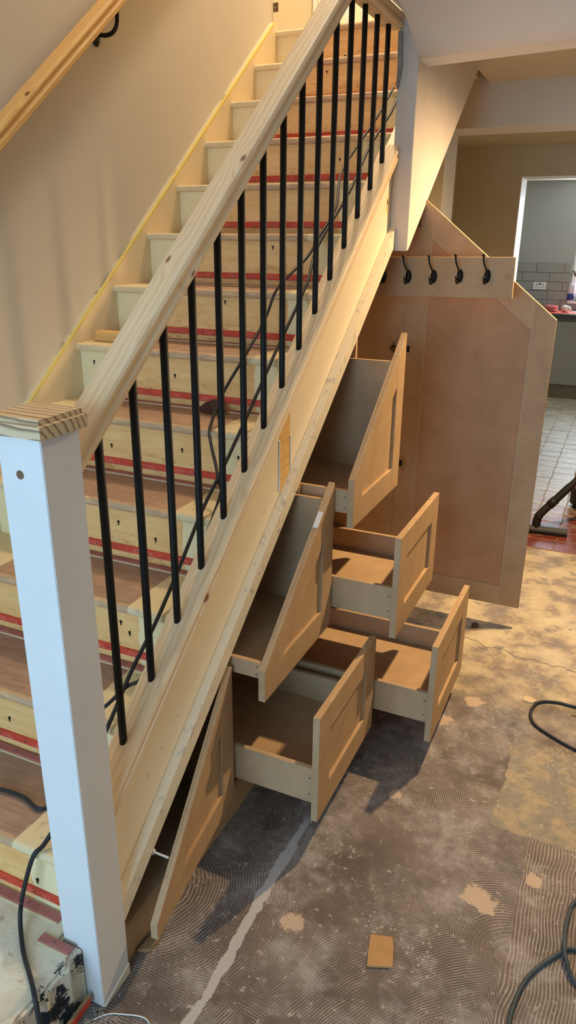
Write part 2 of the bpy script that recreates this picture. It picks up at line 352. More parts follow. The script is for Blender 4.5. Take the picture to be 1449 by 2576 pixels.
def smooth_path(pts, n=8):
    pts = [Vector(p) for p in pts]; out = []
    for i in range(len(pts)-1):
        p0 = pts[max(i-1, 0)]; p1 = pts[i]; p2 = pts[i+1]; p3 = pts[min(i+2, len(pts)-1)]
        for k in range(n):
            t = k/n
            out.append(0.5*((2*p1)+(p2-p0)*t+(2*p0-5*p1+4*p2-p3)*t*t+(3*p1-p0-3*p2+p3)*t**3))
    out.append(pts[-1]); return out
def tube(bm, path, r, seg=10, cap=True):
    path = [Vector(p) for p in path]; rs = r if isinstance(r, (list, tuple)) else [r]*len(path)
    rings = []; up = Vector((0.13, 0.2, 1)).normalized()
    for i, p in enumerate(path):
        d = (path[min(i+1, len(path)-1)]-path[max(i-1, 0)]).normalized()
        a = d.cross(up)
        if a.length < 1e-3: a = d.cross(Vector((1, 0, 0)))
        a.normalize(); b = d.cross(a).normalized()
        rings.append([bm.verts.new(p+rs[i]*(a*math.cos(2*math.pi*k/seg)+b*math.sin(2*math.pi*k/seg))) for k in range(seg)])
    for A, B in zip(rings, rings[1:]):
        for k in range(seg):
            f = bm.faces.new((A[k], A[(k+1) % seg], B[(k+1) % seg], B[k])); f.smooth = True
    if cap: bm.faces.new(rings[0][::-1]); bm.faces.new(rings[-1])
    return bm
def ellipsoid(bm, c, r, u=16, v=10):
    res = bmesh.ops.create_uvsphere(bm, u_segments=u, v_segments=v, radius=1.0)
    for q in res['verts']: q.co = Vector((c[0]+q.co.x*r[0], c[1]+q.co.y*r[1], c[2]+q.co.z*r[2]))
    for f in bm.faces: f.smooth = True
    return bm
def cyl(bm, c, axis, r, h, seg=20):
    """solid cylinder from c along axis for length h"""
    c = Vector(c); d = Vector({'x': (1, 0, 0), 'y': (0, 1, 0), 'z': (0, 0, 1)}[axis])
    return tube(bm, [c, c+d*h], r, seg)
def finish(name, bm, mat, parent=None, base=None, recalc=True):
    """turn world-space bmesh into an object whose origin is the bottom centre of its box"""
    if recalc: bmesh.ops.recalc_face_normals(bm, faces=bm.faces)
    me = bpy.data.meshes.new(name); bm.to_mesh(me); bm.free()
    return place(name, me, mat, parent, base)
def place(name, me, mat, parent=None, base=None):
    if base is None:
        xs = [v.co for v in me.vertices]
        lo = [min(c[i] for c in xs) for i in range(3)]; hi = [max(c[i] for c in xs) for i in range(3)]
        base = Vector(((lo[0]+hi[0])/2, (lo[1]+hi[1])/2, lo[2]))
    base = Vector(base); me.transform(Matrix.Translation(-base))
    me.materials.clear(); me.materials.append(M[mat] if isinstance(mat, str) else mat)
    o = bpy.data.objects.new(name, me); COL.objects.link(o)
    o.location = base
    if parent: o.parent = parent; o.location = base-wloc(parent)
    return o
def wloc(o):
    v = Vector(o.location)
    while o.parent: o = o.parent; v += Vector(o.location)
    return v
def clone(o, parent, delta=(0, 0, 0), world=None):
    c = o.copy(); COL.objects.link(c); c.parent = parent
    c.location = (Vector(world)-(wloc(parent) if parent else Vector())) if world is not None else Vector(o.location)+Vector(delta)
    return c
def tag(o, label, cat, group=None):
    o['label'] = label; o['category'] = cat
    if group: o['group'] = group
    return o
def thing(name, label, cat, loc=(0, 0, 0), group=None):
    o = bpy.data.objects.new(name, None); COL.objects.link(o); o.location = loc; o.empty_display_size = 0.05
    return tag(o, label, cat, group)
def struct(name, bm, mat, label=None, recalc=True, base=None):
    o = finish(name, bm, mat, None, base, recalc); o['kind'] = 'structure'
    if label: o['label'] = label
    return o
def sboxes(name, boxes, mat, label=None):
    bm = bm_new()
    for b in boxes: box(bm, *b)
    return struct(name, bm, mat, label)
def B(*a): return box(bm_new(), *a)

# ------------------------------------------------------------------ stair datum
G, RI, S = 0.24478, 0.195, 0.79663
ANG = math.atan(S)
NY = lambda k: k*G+2.9653
NZ = lambda k: k*RI+2.7116
LINE = lambda y, off=0.0: NZ(0)+S*(y-NY(0))+off
WX, WALLX = -0.927, -0.952

# ------------------------------------------------------------------ the setting
fl = struct('floor', B(-1.05, 3.1, -3.1, 9.0, -0.12, 0.0), 'floor', 'old adhesive and screed floor combed with trowel marks', base=(0, 0, 0))
wl = sboxes('wall_left', [(-1.10, WALLX, -3.0, 2.99, 0.0, 5.2)], 'paint_wall', 'cream stairwell wall')
sboxes('wall_front', [(-1.1, -0.75, -3.1, -3.0, 0, 5.2), (1.0, 3.1, -3.1, -3.0, 0, 5.2), (-0.75, 1.0, -3.1, -3.0, 2.3, 5.2), (-0.75, 1.0, -3.1, -3.0, 0, 0.45)], 'paint_wall')
sboxes('wall_right', [(3.0, 3.1, -3.0, 9.0, 0, 5.2)], 'paint_wall')
# hall ceiling with the slanted downstand where the old wall stood
bx0, by0, dx, dy = 0.093, 2.049, 0.542, -0.088
xe = 3.0; ye = by0+dy/dx*(xe-bx0)
struct('ceiling', prism(bm_new(), [(0.036, -3.0), (xe, -3.0), (xe, ye), (bx0, by0), (0.036, 2.036)], 'z', 2.478, 2.70), 'ceiling', 'hall ceiling')
off = 0.128
# front of the downstand is dubbed out in a soft curve from the ceiling
def beam_section(x, y):
    pr = [(y-0.62, 2.4785)]
    for k in range(1, 13):
        a = k/12; pr.append((y-0.62+0.62*a, 2.4775-0.1425*a**2.6))
    pr += [(y+off, 2.335), (y+off, 2.70), (y-0.62, 2.70)]
    return [(x, a, b) for a, b in pr]
bm = bm_new(); r0 = [bm.verts.new(c) for c in beam_section(bx0-0.002, by0)]; r1 = [bm.verts.new(c) for c in beam_section(xe, ye)]
bm.faces.new(r0[::-1]); bm.faces.new(r1)
for k in range(len(r0)):
    f = bm.faces.new((r0[k], r0[(k+1) % len(r0)], r1[(k+1) % len(r0)], r1[k])); f.smooth = k < 12
struct('trim_1', bm, 'ceiling', 'plastered downstand dubbed out from the hall ceiling')
sboxes('ceiling', [(0.03, 3.0, 2.0, 3.45, 2.72, 2.80)], 'ceiling')
struct('ceiling', prism(bm_new(), [(0.09, by0+0.10), (xe, ye+0.10), (xe, 3.43), (0.09, 3.43)], 'z', 2.49, 2.66), 'paint_wall_warm', 'ceiling strip between the two downstands')
sboxes('trim_2', [(-0.95, 3.0, 3.42, 3.70, 2.283, 2.72)], 'paint_wall_warm', 'second downstand beyond the stairs')
sboxes('ceiling', [(-0.95, 3.0, 3.70, 5.57, 2.40, 2.5)], 'olive', 'far room ceiling')
# stairwell lid, landing
sboxes('ceiling', [(-3.0, 3.0, -3.0, 4.5, 5.2, 5.3)], 'ceiling', 'ceiling above the stairwell')
sboxes('wall_stairwell', [(0.036, 0.10, -3.0, 2.0, 2.70, 5.2)], 'paint_wall', 'stairwell wall above the hall ceiling')
sboxes('ceiling', [(-0.952, 0.036, -3.0, -0.55, 2.478, 2.70)], 'ceiling', 'hall ceiling before the stairs')
sboxes('wall_stairwell', [(-0.952, 0.036, -0.65, -0.55, 2.70, 5.2)], 'paint_wall')
sboxes('wall_landing', [(-3.0, 3.0, 4.3, 4.4, 2.5, 5.2), (-3.0, -2.9, 2.9, 4.3, 2.7, 5.2), (-2.9, -1.10, 2.89, 2.99, 2.7, 5.2), (2.0, 2.1, 2.0, 4.3, 2.8, 5.2)], 'olive', 'olive landing wall at the top of the stairs')
sboxes('floor_landing', [(-2.9, 0.03, NY(0)+0.03, 4.3, NZ(0)-0.20, NZ(0)-0.001)], 'tread', 'landing floor')
# plastered nib and raking wall under the landing
struct('wall_nib', bevel(prism(bm_new(), [(2.036, 1.678), (2.036, 2.69), (3.42, 2.69), (3.30, LINE(3.30, -0.322)), (2.06, 1.680)], 'x', 0.0182, 0.093), 0.003, 2), 'plaster', 'plastered end and raking wall below the landing')
struct('wall_soffit', prism(bm_new(), [(0.10, LINE(0.10, -0.275)), (3.4, LINE(3.4, -0.275)), (3.4, LINE(3.4, -0.292)), (0.10, LINE(0.10, -0.292))], 'x', WALLX, 0.016), 'dark_void', 'underside of the stairs')
sboxes('wall_nib', [(-0.952, -0.118, 3.42, 3.70, 0, 2.283)], 'olive', 'short wall end below the second downstand')
sboxes('wall_far_left', [(-0.56, -0.455, 3.70, 5.57, 0, 2.40), (-1.1, -0.952, 2.99, 3.7, 0, 2.72)], 'olive')
sboxes('wall_far', [(-0.56, 0.020, 5.31, 5.57, 0, 2.40), (0.020, 1.35, 5.31, 5.57, 2.185, 2.40), (1.35, 3.0, 5.31, 5.57, 0, 2.40)], 'olive', 'tan far wall with a door opening')
sboxes('trim_3', [(0.020, 0.030, 5.305, 5.575, 0, 2.183)], 'cream', 'pale door lining at the kitchen opening')
# kitchen
sboxes('wall_kitchen', [(-1.1, 0.24, 8.75, 8.9, 0, 2.4), (0.24, 1.75, 8.75, 8.9, 0, 1.06), (0.24, 1.75, 8.75, 8.9, 2.2, 2.4), (1.75, 3.0, 8.75, 8.9, 0, 2.4), (-1.1, -1.0, 5.57, 8.75, 0, 2.4)], 'grey_wall', 'grey kitchen wall')
sboxes('ceiling', [(-1.1, 3.0, 5.57, 8.9, 2.4, 2.5)], 'ceiling', 'kitchen ceiling')
win = sboxes('window_1', [(0.24, 1.75, 8.80, 8.86, 1.06, 1.12), (0.24, 1.75, 8.80, 8.86, 2.14, 2.2), (0.24, 0.30, 8.80, 8.86, 1.12, 2.14), (0.97, 1.03, 8.80, 8.86, 1.12, 2.14), (1.69, 1.75, 8.80, 8.86, 1.12, 2.14)], 'white_plastic', 'white kitchen window frame')
gm = NT('window_glass', 0.02, 0.5); gm.b.inputs['Transmission Weight'].default_value = 1.0; gm.b.inputs['IOR'].default_value = 1.05; gm.color((0.95, 0.98, 1, 1)); M['glass'] = gm.m
for xa in (0.30, 1.03): finish('pane', B(xa, xa+0.67, 8.825, 8.831, 1.12, 2.14), 'glass', win)
# brick-bond wall tiles
splash = sboxes('wall_splashback', [(-1.0, 0.22, 8.738, 8.75, 0.95, 1.492), (0.22, 1.8, 8.738, 8.75, 0.95, 1.075)], 'grout', 'dark grout bed behind the kitchen wall tiles')
ti = finish('tile', bevel(B(-0.155, 0.155, -0.010, 0.0, 0.0, 0.101), 0.002, 1), 'tile_wall', base=(0, 0, 0)).data
bpy.data.objects.remove(bpy.data.objects['tile'])
cache = {}
def wall_tile(xa, xb, z):
    k = round(xb-xa, 3)
    if k not in cache:
        b = bevel(B(-k/2, k/2, -0.010, 0.0, 0.0, 0.1005), 0.002, 1); me = bpy.data.meshes.new('tile'); b.to_mesh(me); b.free(); me.materials.append(M['tile_wall']); cache[k] = me
    o = bpy.data.objects.new('tile', cache[k]); COL.objects.link(o); o.parent = splash
    o.location = Vector(((xa+xb)/2, 8.739, z))-wloc(splash)
for r in range(6):
    z = 1.492-0.1045*(r+1)+0.002; x = -0.178+(0 if r % 2 == 0 else 0.159)-3*0.317; lim = 0.218 if z > 1.06 else 1.7
    while x < lim-0.03:
        xa, xb = max(x, -0.98), min(x+0.313, lim)
        if xb-xa > 0.03: wall_tile(xa, xb, z)
        x += 0.317

# quarry tiles beyond the screed
qb = bevel(B(-0.0805, 0.0805, -0.0805, 0.0805, -0.006, 0.004), 0.003, 1); qme = bpy.data.meshes.new('tile'); qb.to_mesh(qb and qme); qb.free(); qme.materials.append(M['quarry'])
for j in range(31):
    for i in range(9):
        x = 0.24+0.1645*i+0.0785+ (0.005 if j % 2 else 0); y = 3.345+0.1645*j+0.08
        if y > 8.05: continue
        o = bpy.data.objects.new('tile', qme); COL.objects.link(o); o.parent = fl
        o.location = (x, y, 0.001+random.uniform(-0.0008, 0.0008)); o.rotation_euler = (random.uniform(-.006, .006), random.uniform(-.006, .006), random.uniform(-.006, .006))

# ------------------------------------------------------------------ staircase
st = thing('staircase', 'straight wooden staircase with bare worn treads and cream painted edges', 'staircase', (-0.45, 1.3, 0))
def tread_mesh(y0, y1, zt, th=0.026, x0=WX, x1=-0.028):
    pts = [(y1, zt-th), (y1, zt), (y0+0.010, zt)]
    for k in range(1, 8):
        a = math.pi/2+math.pi*k/8; pts.append((y0+0.012+0.012*math.cos(a), zt-th/2+th/2*math.sin(a)))
    pts.append((y0+0.012, zt-th))
    b = prism(bm_new(), pts, 'x', x0, x1)
    return b
for k in range(-12, 1):
    y = NY(k)
    finish('tread', tread_mesh(y, y+G+(0.035 if k < 0 else 0.06), NZ(k)), 'tread', st)
    finish('riser', B(WX, -0.028, y+0.024, y+0.040, NZ(k-1)-(0.004 if k > -12 else 0.03), NZ(k)-0.022), 'riser', st)
# wall string
y0, y1 = -0.3, 2.99
finish('wall_string', prism(bm_new(), [(y0, LINE(y0, 0.036)), (y1-0.04, LINE(y1-0.04, 0.045)), (y1, LINE(y1-0.04, 0.05)), (y1, LINE(y1, -0.26)), (y0+0.3, LINE(y0+0.3, -0.26)), (y0, 0.02)], 'x', WALLX+0.0002, WX+0.0015), 'wall_string', st)
# outer string, with the lip moulding along its lower edge
ya, yb = 0.095, 2.04
ost = finish('outer_string', prism(bm_new(), [(ya, LINE(ya, 0.045)), (2.30, LINE(2.30, 0.045)), (2.30, LINE(2.30, -0.27)), (ya, LINE(ya, -0.27))], 'x', -0.030, 0.018), 'string', st)
finish('lip_moulding', bevel(prism(bm_new(), [(ya+0.002, LINE(ya, -0.203)), (2.0375, LINE(2.0375, -0.203)), (2.0375, LINE(2.0375, -0.272)), (ya+0.002, LINE(ya, -0.272))], 'x', 0.0175, 0.045), 0.002, 2), 'lip', ost)
finish('cover_strip', prism(bm_new(), [(ya+0.003, LINE(ya, -0.271)), (2.0375, LINE(2.0375, -0.271)), (2.0375, LINE(2.0375, -0.297)), (ya+0.003, LINE(ya, -0.297))], 'x', 0.012, 0.034), 'mdf_edge', ost)
# scraped strip of bare wood on the string face
sc_ = finish('bare_strip', prism(bm_new(), [(1.030, 0.975), (1.028, LINE(1.028, 0.03)), (1.104, LINE(1.104, 0.03)), (1.108, 1.00), (1.075, 0.985), (1.05, 0.962)], 'x', 0.0175, 0.0192), 'pine_warm', ost)
for yy in (1.0255, 1.1075):
    pts = [(yy+random.uniform(-.002, .002)+s*0.0032, z) for s, zs in ((-1, (0.98, 1.03, 1.09, 1.14)), (1, (1.14, 1.09, 1.03, 0.98))) for z in zs]
    finish('torn_plaster_edge', prism(bm_new(), pts, 'x', 0.0172, 0.0212), 'white_paint', ost)
# nails, holes and screws left in risers and treads
for k, x, z in ((-8, -0.335, 1.068), (-8, -0.126, 1.068), (-7, -0.866, 1.283), (-7, -0.511, 1.260), (-9, -0.422, 0.885), (-9, -0.286, 0.851), (-10, -0.246, 0.697), (-10, -0.218, 0.669), (-11, -0.459, 0.467), (-8, -0.62, 1.05), (-6, -0.438, 1.500), (-1, -0.55, 2.465), (0, -0.554, 2.577), (0, -0.398, 2.649), (-2, -0.487, 2.189), (-3, -0.283, 2.038), (-12, -0.165, 0.253), (-5, -0.36, 1.69), (-4, -0.52, 1.87)):
    ry = NY(k)+0.024; nb = bm_new()
    tube(nb, [(x, ry+0.002, z), (x, ry-0.0016, z), (x+0.002, ry-0.004, z-0.004), (x+0.001, ry-0.003, z-0.011)], [0.0042, 0.0042, 0.0018, 0.0015], 8)
    finish('bent_nail', nb, 'dark_plastic', st)
for x, y, k in ((-0.202, 1.408, -7), (-0.382, 1.623, -6)):
    finish('screw', tube(bm_new(), [(x, y, NZ(k)-0.001), (x, y, NZ(k)+0.002)], 0.0055, 10), 'zinc', st)
kb = bm_new(); ellipsoid(kb, (0.0182, 1.995, 1.855), (0.0009, 0.006, 0.012), 12, 8)
finish('hole', kb, 'dark_plastic', ost)
kb = bm_new(); prism(kb, [(1.979, 1.815), (2.008, 1.812), (2.011, 1.872), (1.982, 1.876)], 'x', 0.0176, 0.0184)
finish('old_varnish_patch', kb, 'patch', ost)
# bottom concrete step, notched round the newel
bm = bm_new(); edge = []
yy = -0.30
while yy < -0.012:
    edge.append((0.004+random.uniform(-0.010, 0.012), yy)); yy += 0.022
prism(bm, [(-0.93, -0.30)]+edge+[(0.004, -0.004), (-0.052, -0.004), (-0.052, 0.062), (-0.93, 0.062)], 'z', 0.0, 0.177)
bmesh.ops.recalc_face_normals(bm, faces=bm.faces)
bmesh.ops.bevel(bm, geom=[e for e in bm.edges if all(v.co.z > 0.17 for v in e.verts)], offset=0.008, segments=2, affect='EDGES')
stp = finish('bottom_step', bm, 'concrete', st); stp['label'] = 'broken painted concrete bottom step'
# carpet grippers: one on the foot of each riser, one on the back of each tread
def text_mesh(body, size):
    cu = bpy.data.curves.new('t', 'FONT'); cu.body = body; cu.size = size; cu.align_x = 'CENTER'; cu.align_y = 'CENTER'; cu.extrude = 0.0004; cu.resolution_u = 1
    o = bpy.data.objects.new('t', cu); COL.objects.link(o); dg = bpy.context.evaluated_depsgraph_get()
    me = bpy.data.meshes.new_from_object(o.evaluated_get(dg)); bpy.data.objects.remove(o); bpy.data.curves.remove(cu); me.materials.clear(); me.materials.append(M['letter'])
    return me
TXT = text_mesh('TRU-GRIP', 0.020)
def gripper(x0, x1, y, z, flat, mat, words=True, h=0.023, t=0.006):
    """flat: lies on the tread, otherwise stands against the riser (y is its back face)"""
    if flat: b = B(x0, x1, y-h, y, z, z+t)
    else: b = B(x0, x1, y-t, y, z, z+h)
    g = finish('carpet_gripper', bevel(b, 0.0012, 1), mat, st)
    if flat: finish('bare_edge', bevel(B(x0, x1, y-h-0.005, y-h-0.0002, z, z+t-0.0015), 0.0008, 1), 'chip', g)
    nb = bm_new(); x = x0+0.03+random.uniform(0, 0.03)
    while x < x1-0.01:
        if flat: tube(nb, [(x, y-h/2, z+t-0.001), (x, y-h/2, z+t+0.0015)], 0.0028, 6)
        else: tube(nb, [(x, y-t+0.001, z+h/2), (x, y-t-0.0015, z+h/2)], 0.0028, 6)
        x += random.uniform(0.07, 0.11)
    finish('nail_heads', nb, 'zinc', g)['kind'] = 'stuff'
    if words:
        x = x0+0.09+random.uniform(0, 0.05); k = 0
        while x < x1-0.06:
            o = bpy.data.objects.new('lettering', TXT); COL.objects.link(o); o.parent = g
            wp = Vector((x, y-t-0.0003, z+h/2)) if not flat else Vector((x, y-h/2, z+t+0.0003))
            o.location = wp-wloc(g); o.rotation_euler = (math.radians(90), math.pi, 0) if not flat else (0, 0, math.pi)
            x += 0.165
    return g
for k in range(-12, 1):
    ry = NY(k)+0.024; zt = NZ(k-1)
    gx0, gx1 = -0.735, -0.10+random.uniform(-0.02, 0.015)
    if k <= -1: gripper(gx0-0.05, gx1, ry, zt+0.026, False, 'red')
    if k <= -5: gripper(-0.74, gx1+0.01, ry-0.006, zt, True, 'red_worn', words=False)
g = gripper(-0.098, -0.008, -0.012, 0.177, True, 'red_worn', words=False, h=0.022)
# a strip set on edge at the foot of the concrete step
g2 = finish('carpet_gripper', bevel(prism(bm_new(), [(-0.14, 0.012), (-0.012, 0.016), (-0.012, 0.044), (-0.14, 0.040)], 'x', 0.016, 0.024), 0.0012, 1), 'raw_pine_dirty', st)
finish('red_face', prism(bm_new(), [(-0.138, 0.016), (-0.014, 0.020), (-0.014, 0.038), (-0.138, 0.034)], 'x', 0.0238, 0.0248), 'red', g2)

# ------------------------------------------------------------------ newel post
nw = thing('newel_post', 'white primed square newel post at the foot of the stairs', 'newel post', (0, 0.05, 0))
finish('post_shaft', bevel(B(-0.05, 0.05, 0.0, 0.10, 0.0, 1.391), 0.0015, 2), 'white_paint', nw)
capb = bm_new(); h0, h1 = 1.391, 1.424
box(capb, -0.066, 0.066, -0.016, 0.116, h0, h1)
bmesh.ops.recalc_face_normals(capb, faces=capb.faces)
es = [e for e in capb.edges if abs(e.verts[0].co.y-e.verts[1].co.y) < 1e-6 and e.verts[0].co.y > 0.1]
es += [e for e in capb.edges if e.verts[0].co.z > 1.42 and e.verts[1].co.z > 1.42 and e not in es]
bmesh.ops.bevel(capb, geom=es, offset=0.010, segments=4, affect='EDGES')
finish('post_cap', capb, 'cap_wood', nw)['label'] = 'bare pine cap with coarse end grain'
finish('timber_plug', cyl(bm_new(), (-0.005, 0.0035, 1.318), 'y', 0.0085, -0.0042, 16), 'plug', nw)
finish('foot_wedge', bevel(prism(bm_new(), [(0.002, 0.0), (0.10, 0.0), (0.10, 0.034), (0.002, 0.004)], 'x', 0.049, 0.0525), 0.0005, 1), 'lip', nw)

# ------------------------------------------------------------------ balustrade
bal = thing('balustrade', 'pine handrail and base rail with round black metal balusters', 'balustrade', (0, 1.0, LINE(1.0, 0.05)))
def profile(wd, ht, top_round=0.012):
    """moulded rail section (x, z) with z from 0 to ht, hollow along both sides"""
    a = wd/2; pts = []
    right = [(a-0.004, 0.0), (a, 0.004), (a, ht*0.30), (a-0.0055, ht*0.40), (a-0.0075, ht*0.50), (a-0.0055, ht*0.60), (a-0.001, ht*0.68), (a-0.001, ht*0.80), (a-0.005, ht*0.93), (a-0.014, ht)]
    return right+[(-x, z) for x, z in reversed(right)]
def rail_mesh(sec, length):
    return prism(bm_new(), sec, 'y', 0.0, length)
def sloped(name, bm, mat, parent, start, ang):
    bmesh.ops.recalc_face_normals(bm, faces=bm.faces)
    me = bpy.data.meshes.new(name); bm.to_mesh(me); bm.free(); me.materials.append(M[mat])
    o = bpy.data.objects.new(name, me); COL.objects.link(o); o.parent = parent
    o.location = Vector(start)-(wloc(parent) if parent else Vector()); o.rotation_euler = (ang, 0, 0)
    return o
HT = 0.049
ys = 0.095
L = (1.66-ys)/math.cos(ANG)
def cut_ends(bm, lo=None, hi=None, zcut=None, start=None):
    """trim a sloped rail with vertical (and horizontal) planes, given in world space"""
    inv = (Matrix.Translation(start) @ Matrix.Rotation(ANG, 4, 'X')).inverted()
    for co, no in ((Vector((0, lo, 0)), Vector((0, -1, 0))) if lo is not None else None, (Vector((0, hi, 0)), Vector((0, 1, 0))) if hi is not None else None, (Vector((0, 0, zcut)), Vector((0, 0, 1))) if zcut is not None else None):
        pass
def trimmed(sec, y_lo, y_hi, off_bottom, zmax=None):
    """rail whose underside follows LINE(y)+off_bottom, trimmed vertically at both ends; returns local bmesh + start"""
    start = Vector((0, y_lo, LINE(y_lo, off_bottom)))
    bm = prism(bm_new(), sec, 'y', -0.25, (y_hi-y_lo)/math.cos(ANG)+0.25)
    bmesh.ops.recalc_face_normals(bm, faces=bm.faces)
    inv = (Matrix.Translation(start) @ Matrix.Rotation(ANG, 4, 'X')).inverted(); r3 = inv.to_3x3()
    cuts = [(Vector((0, y_lo, 0)), Vector((0, -1, 0))), (Vector((0, y_hi, 0)), Vector((0, 1, 0)))]
    if zmax: cuts.append((Vector((0, 0, zmax)), Vector((0, 0, 1))))
    for co, no in cuts:
        res = bmesh.ops.bisect_plane(bm, geom=bm.verts[:]+bm.edges[:]+bm.faces[:], plane_co=inv @ co, plane_no=r3 @ no, clear_outer=True)
        bmesh.ops.holes_fill(bm, edges=[e for e in res['geom_cut'] if isinstance(e, bmesh.types.BMEdge)])
    return bm, start
b, s0 = trimmed(profile(0.070, HT), 0.095, 1.66, 0.848, 2.479)
sloped('handrail', b, 'pine_y', bal, s0, ANG)['label'] = 'bare pine handrail with a few brown knots'
BR = 0.036
b, s0 = trimmed([(x, z) for x, z in profile(0.080, BR)], 0.098, 2.037, 0.086-BR/math.cos(ANG)-0.0005)
for v in b.verts: v.co.x += 0.004
sloped('base_rail', b, 'pine_y', bal, s0, ANG)
# horizontal rail under the landing edge
cr = prism(bm_new(), [(x, 2.479-z) for x, z in profile(0.070, 0.048)], 'y', 1.56, 2.040)
finish('ceiling_rail', cr, 'pine_y', bal, base=(0, 1.56, 2.431))
bar_mesh = {}
for i in range(15):
    y = 0.2105+0.1246*i
    zb = LINE(y, 0.086)-0.010
    zt = LINE(y, 0.852)+0.004 if i < 11 else 2.436
    zt = min(zt, 2.436)
    bb = tube(bm_new(), [(0.0, y, zb), (0.0, y, zb+0.04), (0.0, y, zt)], 0.0093, 16)
    finish('baluster', bb, 'black', bal)

# wall handrail on brackets
wr = thing('wall_handrail', 'varnished pine handrail on black brackets along the left wall', 'handrail', (-0.88, 1.2, LINE(1.2, 0.85)))
b, s0 = trimmed(profile(0.066, 0.050), 0.35, 2.75, 0.876); s0.x = -0.883
sloped('rail', b, 'pine_warm', wr, s0, ANG)
for y in (1.56, 2.5, 0.62):
    z = LINE(y, 0.876)-0.03
    bp = bm_new(); ellipsoid(bp, (WALLX+0.004, y-0.03, z-0.050), (0.006, 0.024, 0.034))
    br = finish('bracket', bp, 'black', wr)
    finish('bracket_arm', tube(bm_new(), smooth_path([(WALLX+0.006, y-0.025, z-0.045), (WALLX+0.045, y-0.022, z-0.050), (-0.885, y-0.012, z-0.040), (-0.880, y+0.006, z-0.012), (-0.880, y+0.012, z+0.034)], 6), 0.0075, 10), 'black', br)
    finish('screw', cyl(bm_new(), (WALLX+0.009, y-0.018, z-0.066), 'x', 0.004, 0.003, 10), 'zinc', br)

# ------------------------------------------------------------------ under-stairs cupboards
cab = thing('understairs_cabinet', 'raw MDF under-stairs cupboards with five drawers pulled open', 'cabinet', (-0.2, 1.2, 0))
C0, C1, C2, C3 = 0.652, 1.160, 1.672, 2.288
CF = 0.030
finish('plinth', bevel(B(0.012, CF, 0.105, 2.300, 0.0, 0.098), 0.001, 1), 'mdf_edge', cab)
finish('base_panel', B(-0.80, CF-0.002, 0.12, 2.29, 0.098, 0.112), 'mdf_dark', cab)
def partition(y, name='partition', x0=-0.80):
    finish(name, prism(bm_new(), [(y-0.009, 0.112), (y+0.009, 0.112), (y+0.009, LINE(y+0.009, -0.299)), (y-0.009, LINE(y-0.009, -0.299))], 'x', x0, CF-0.001), 'mdf_dark', cab)
for y in (C0+0.004, C1+0.002, C2+0.002): partition(y)
finish('end_panel', prism(bm_new(), [(2.288, 0.112), (2.306, 0.112), (2.306, LINE(2.306, -0.299)), (2.288, LINE(2.288, -0.299))], 'x', -0.85, 0.0355), 'mdf_stile', cab)
finish('back_panel', prism(bm_new(), [(0.13, 0.112), (2.29, 0.112), (2.29, LINE(2.29, -0.299)), (0.13, LINE(0.13, -0.299))], 'x', -0.83, -0.815), 'mdf_dark', cab)
finish('face_post', bevel(B(0.006, CF, 0.101, 0.128, 0.098, LINE(0.10, -0.30)), 0.001, 1), 'mdf_edge', cab)

def shaker(poly_outer, x_front, th=0.021, stile=0.088, rail=0.088, name='drawer', parent=None, raked=False):
    """front in the plane x = x_front; poly: dict y0,y1,z0,(zl,zr) top heights at both ends"""
    y0, y1, z0, zl, zr = poly_outer
    slope = (zr-zl)/(y1-y0)
    back = prism(bm_new(), [(y0+0.002, z0+0.002), (y1-0.002, z0+0.002), (y1-0.002, zr-0.002), (y0+0.002, zl-0.002)], 'x', x_front-th, x_front-0.0105)
    d = finish(name, back, 'mdf_front', parent)
    X0, X1 = x_front-0.0112, x_front
    if not raked:
        finish('stile', bevel(prism(bm_new(), [(y0, z0), (y0+stile, z0), (y0+stile, zl), (y0, zl)], 'x', x_front-th, X1), 0.0010, 1), 'mdf_front', d)
        finish('stile', bevel(prism(bm_new(), [(y1-stile, z0), (y1, z0), (y1, zr), (y1-stile, zr)], 'x', x_front-th, X1), 0.0010, 1), 'mdf_front', d)
        finish('rail', bevel(prism(bm_new(), [(y0+stile, z0), (y1-stile, z0), (y1-stile, z0+rail), (y0+stile, z0+rail)], 'x', X0, X1-0.0003), 0.0007, 1), 'mdf_front', d)
        finish('rail', bevel(prism(bm_new(), [(y0+stile, zl-rail), (y1-stile, zr-rail), (y1-stile, zr), (y0+stile, zl)], 'x', X0, X1-0.0003), 0.0007, 1), 'mdf_front', d)
    else:
        T = lambda y, o=0.0: zl+slope*(y-y0)-o
        ro = rail*1.25
        sw = stile*0.95
        finish('stile', bevel(prism(bm_new(), [(y1-stile, z0), (y1, z0), (y1, zr), (y1-stile, T(y1-stile))], 'x', x_front-th, X1), 0.0010, 1), 'mdf_front', d)
        finish('stile', bevel(prism(bm_new(), [(y0, z0), (y0+sw, z0), (y0+sw, T(y0+sw)), (y0, zl)], 'x', x_front-th, X1), 0.0010, 1), 'mdf_front', d)
        finish('rail', bevel(prism(bm_new(), [(y0+sw, z0), (y1-stile, z0), (y1-stile, z0+rail), (y0+sw, z0+rail)], 'x', X0, X1-0.0003), 0.0007, 1), 'mdf_front', d)
        yi = y0+sw
        zi = max(z0+rail, T(yi, ro))
        # raked rail follows the sloping top; where it meets the bottom rail it is mitred away
        ym = y0+(z0+rail+ro-zl)/slope
        ym = max(ym, yi)
        pts = [(yi, T(yi)), (yi, max(z0+rail, T(yi, ro)))]
        if ym > yi: pts.append((ym, z0+rail))
        pts += [(y1-stile, T(y1-stile, ro)), (y1-stile, T(y1-stile))]
        finish('raked_rail', bevel(prism(bm_new(), pts, 'x', X0, X1-0.0003), 0.0007, 1), 'mdf_front', d)
    return d
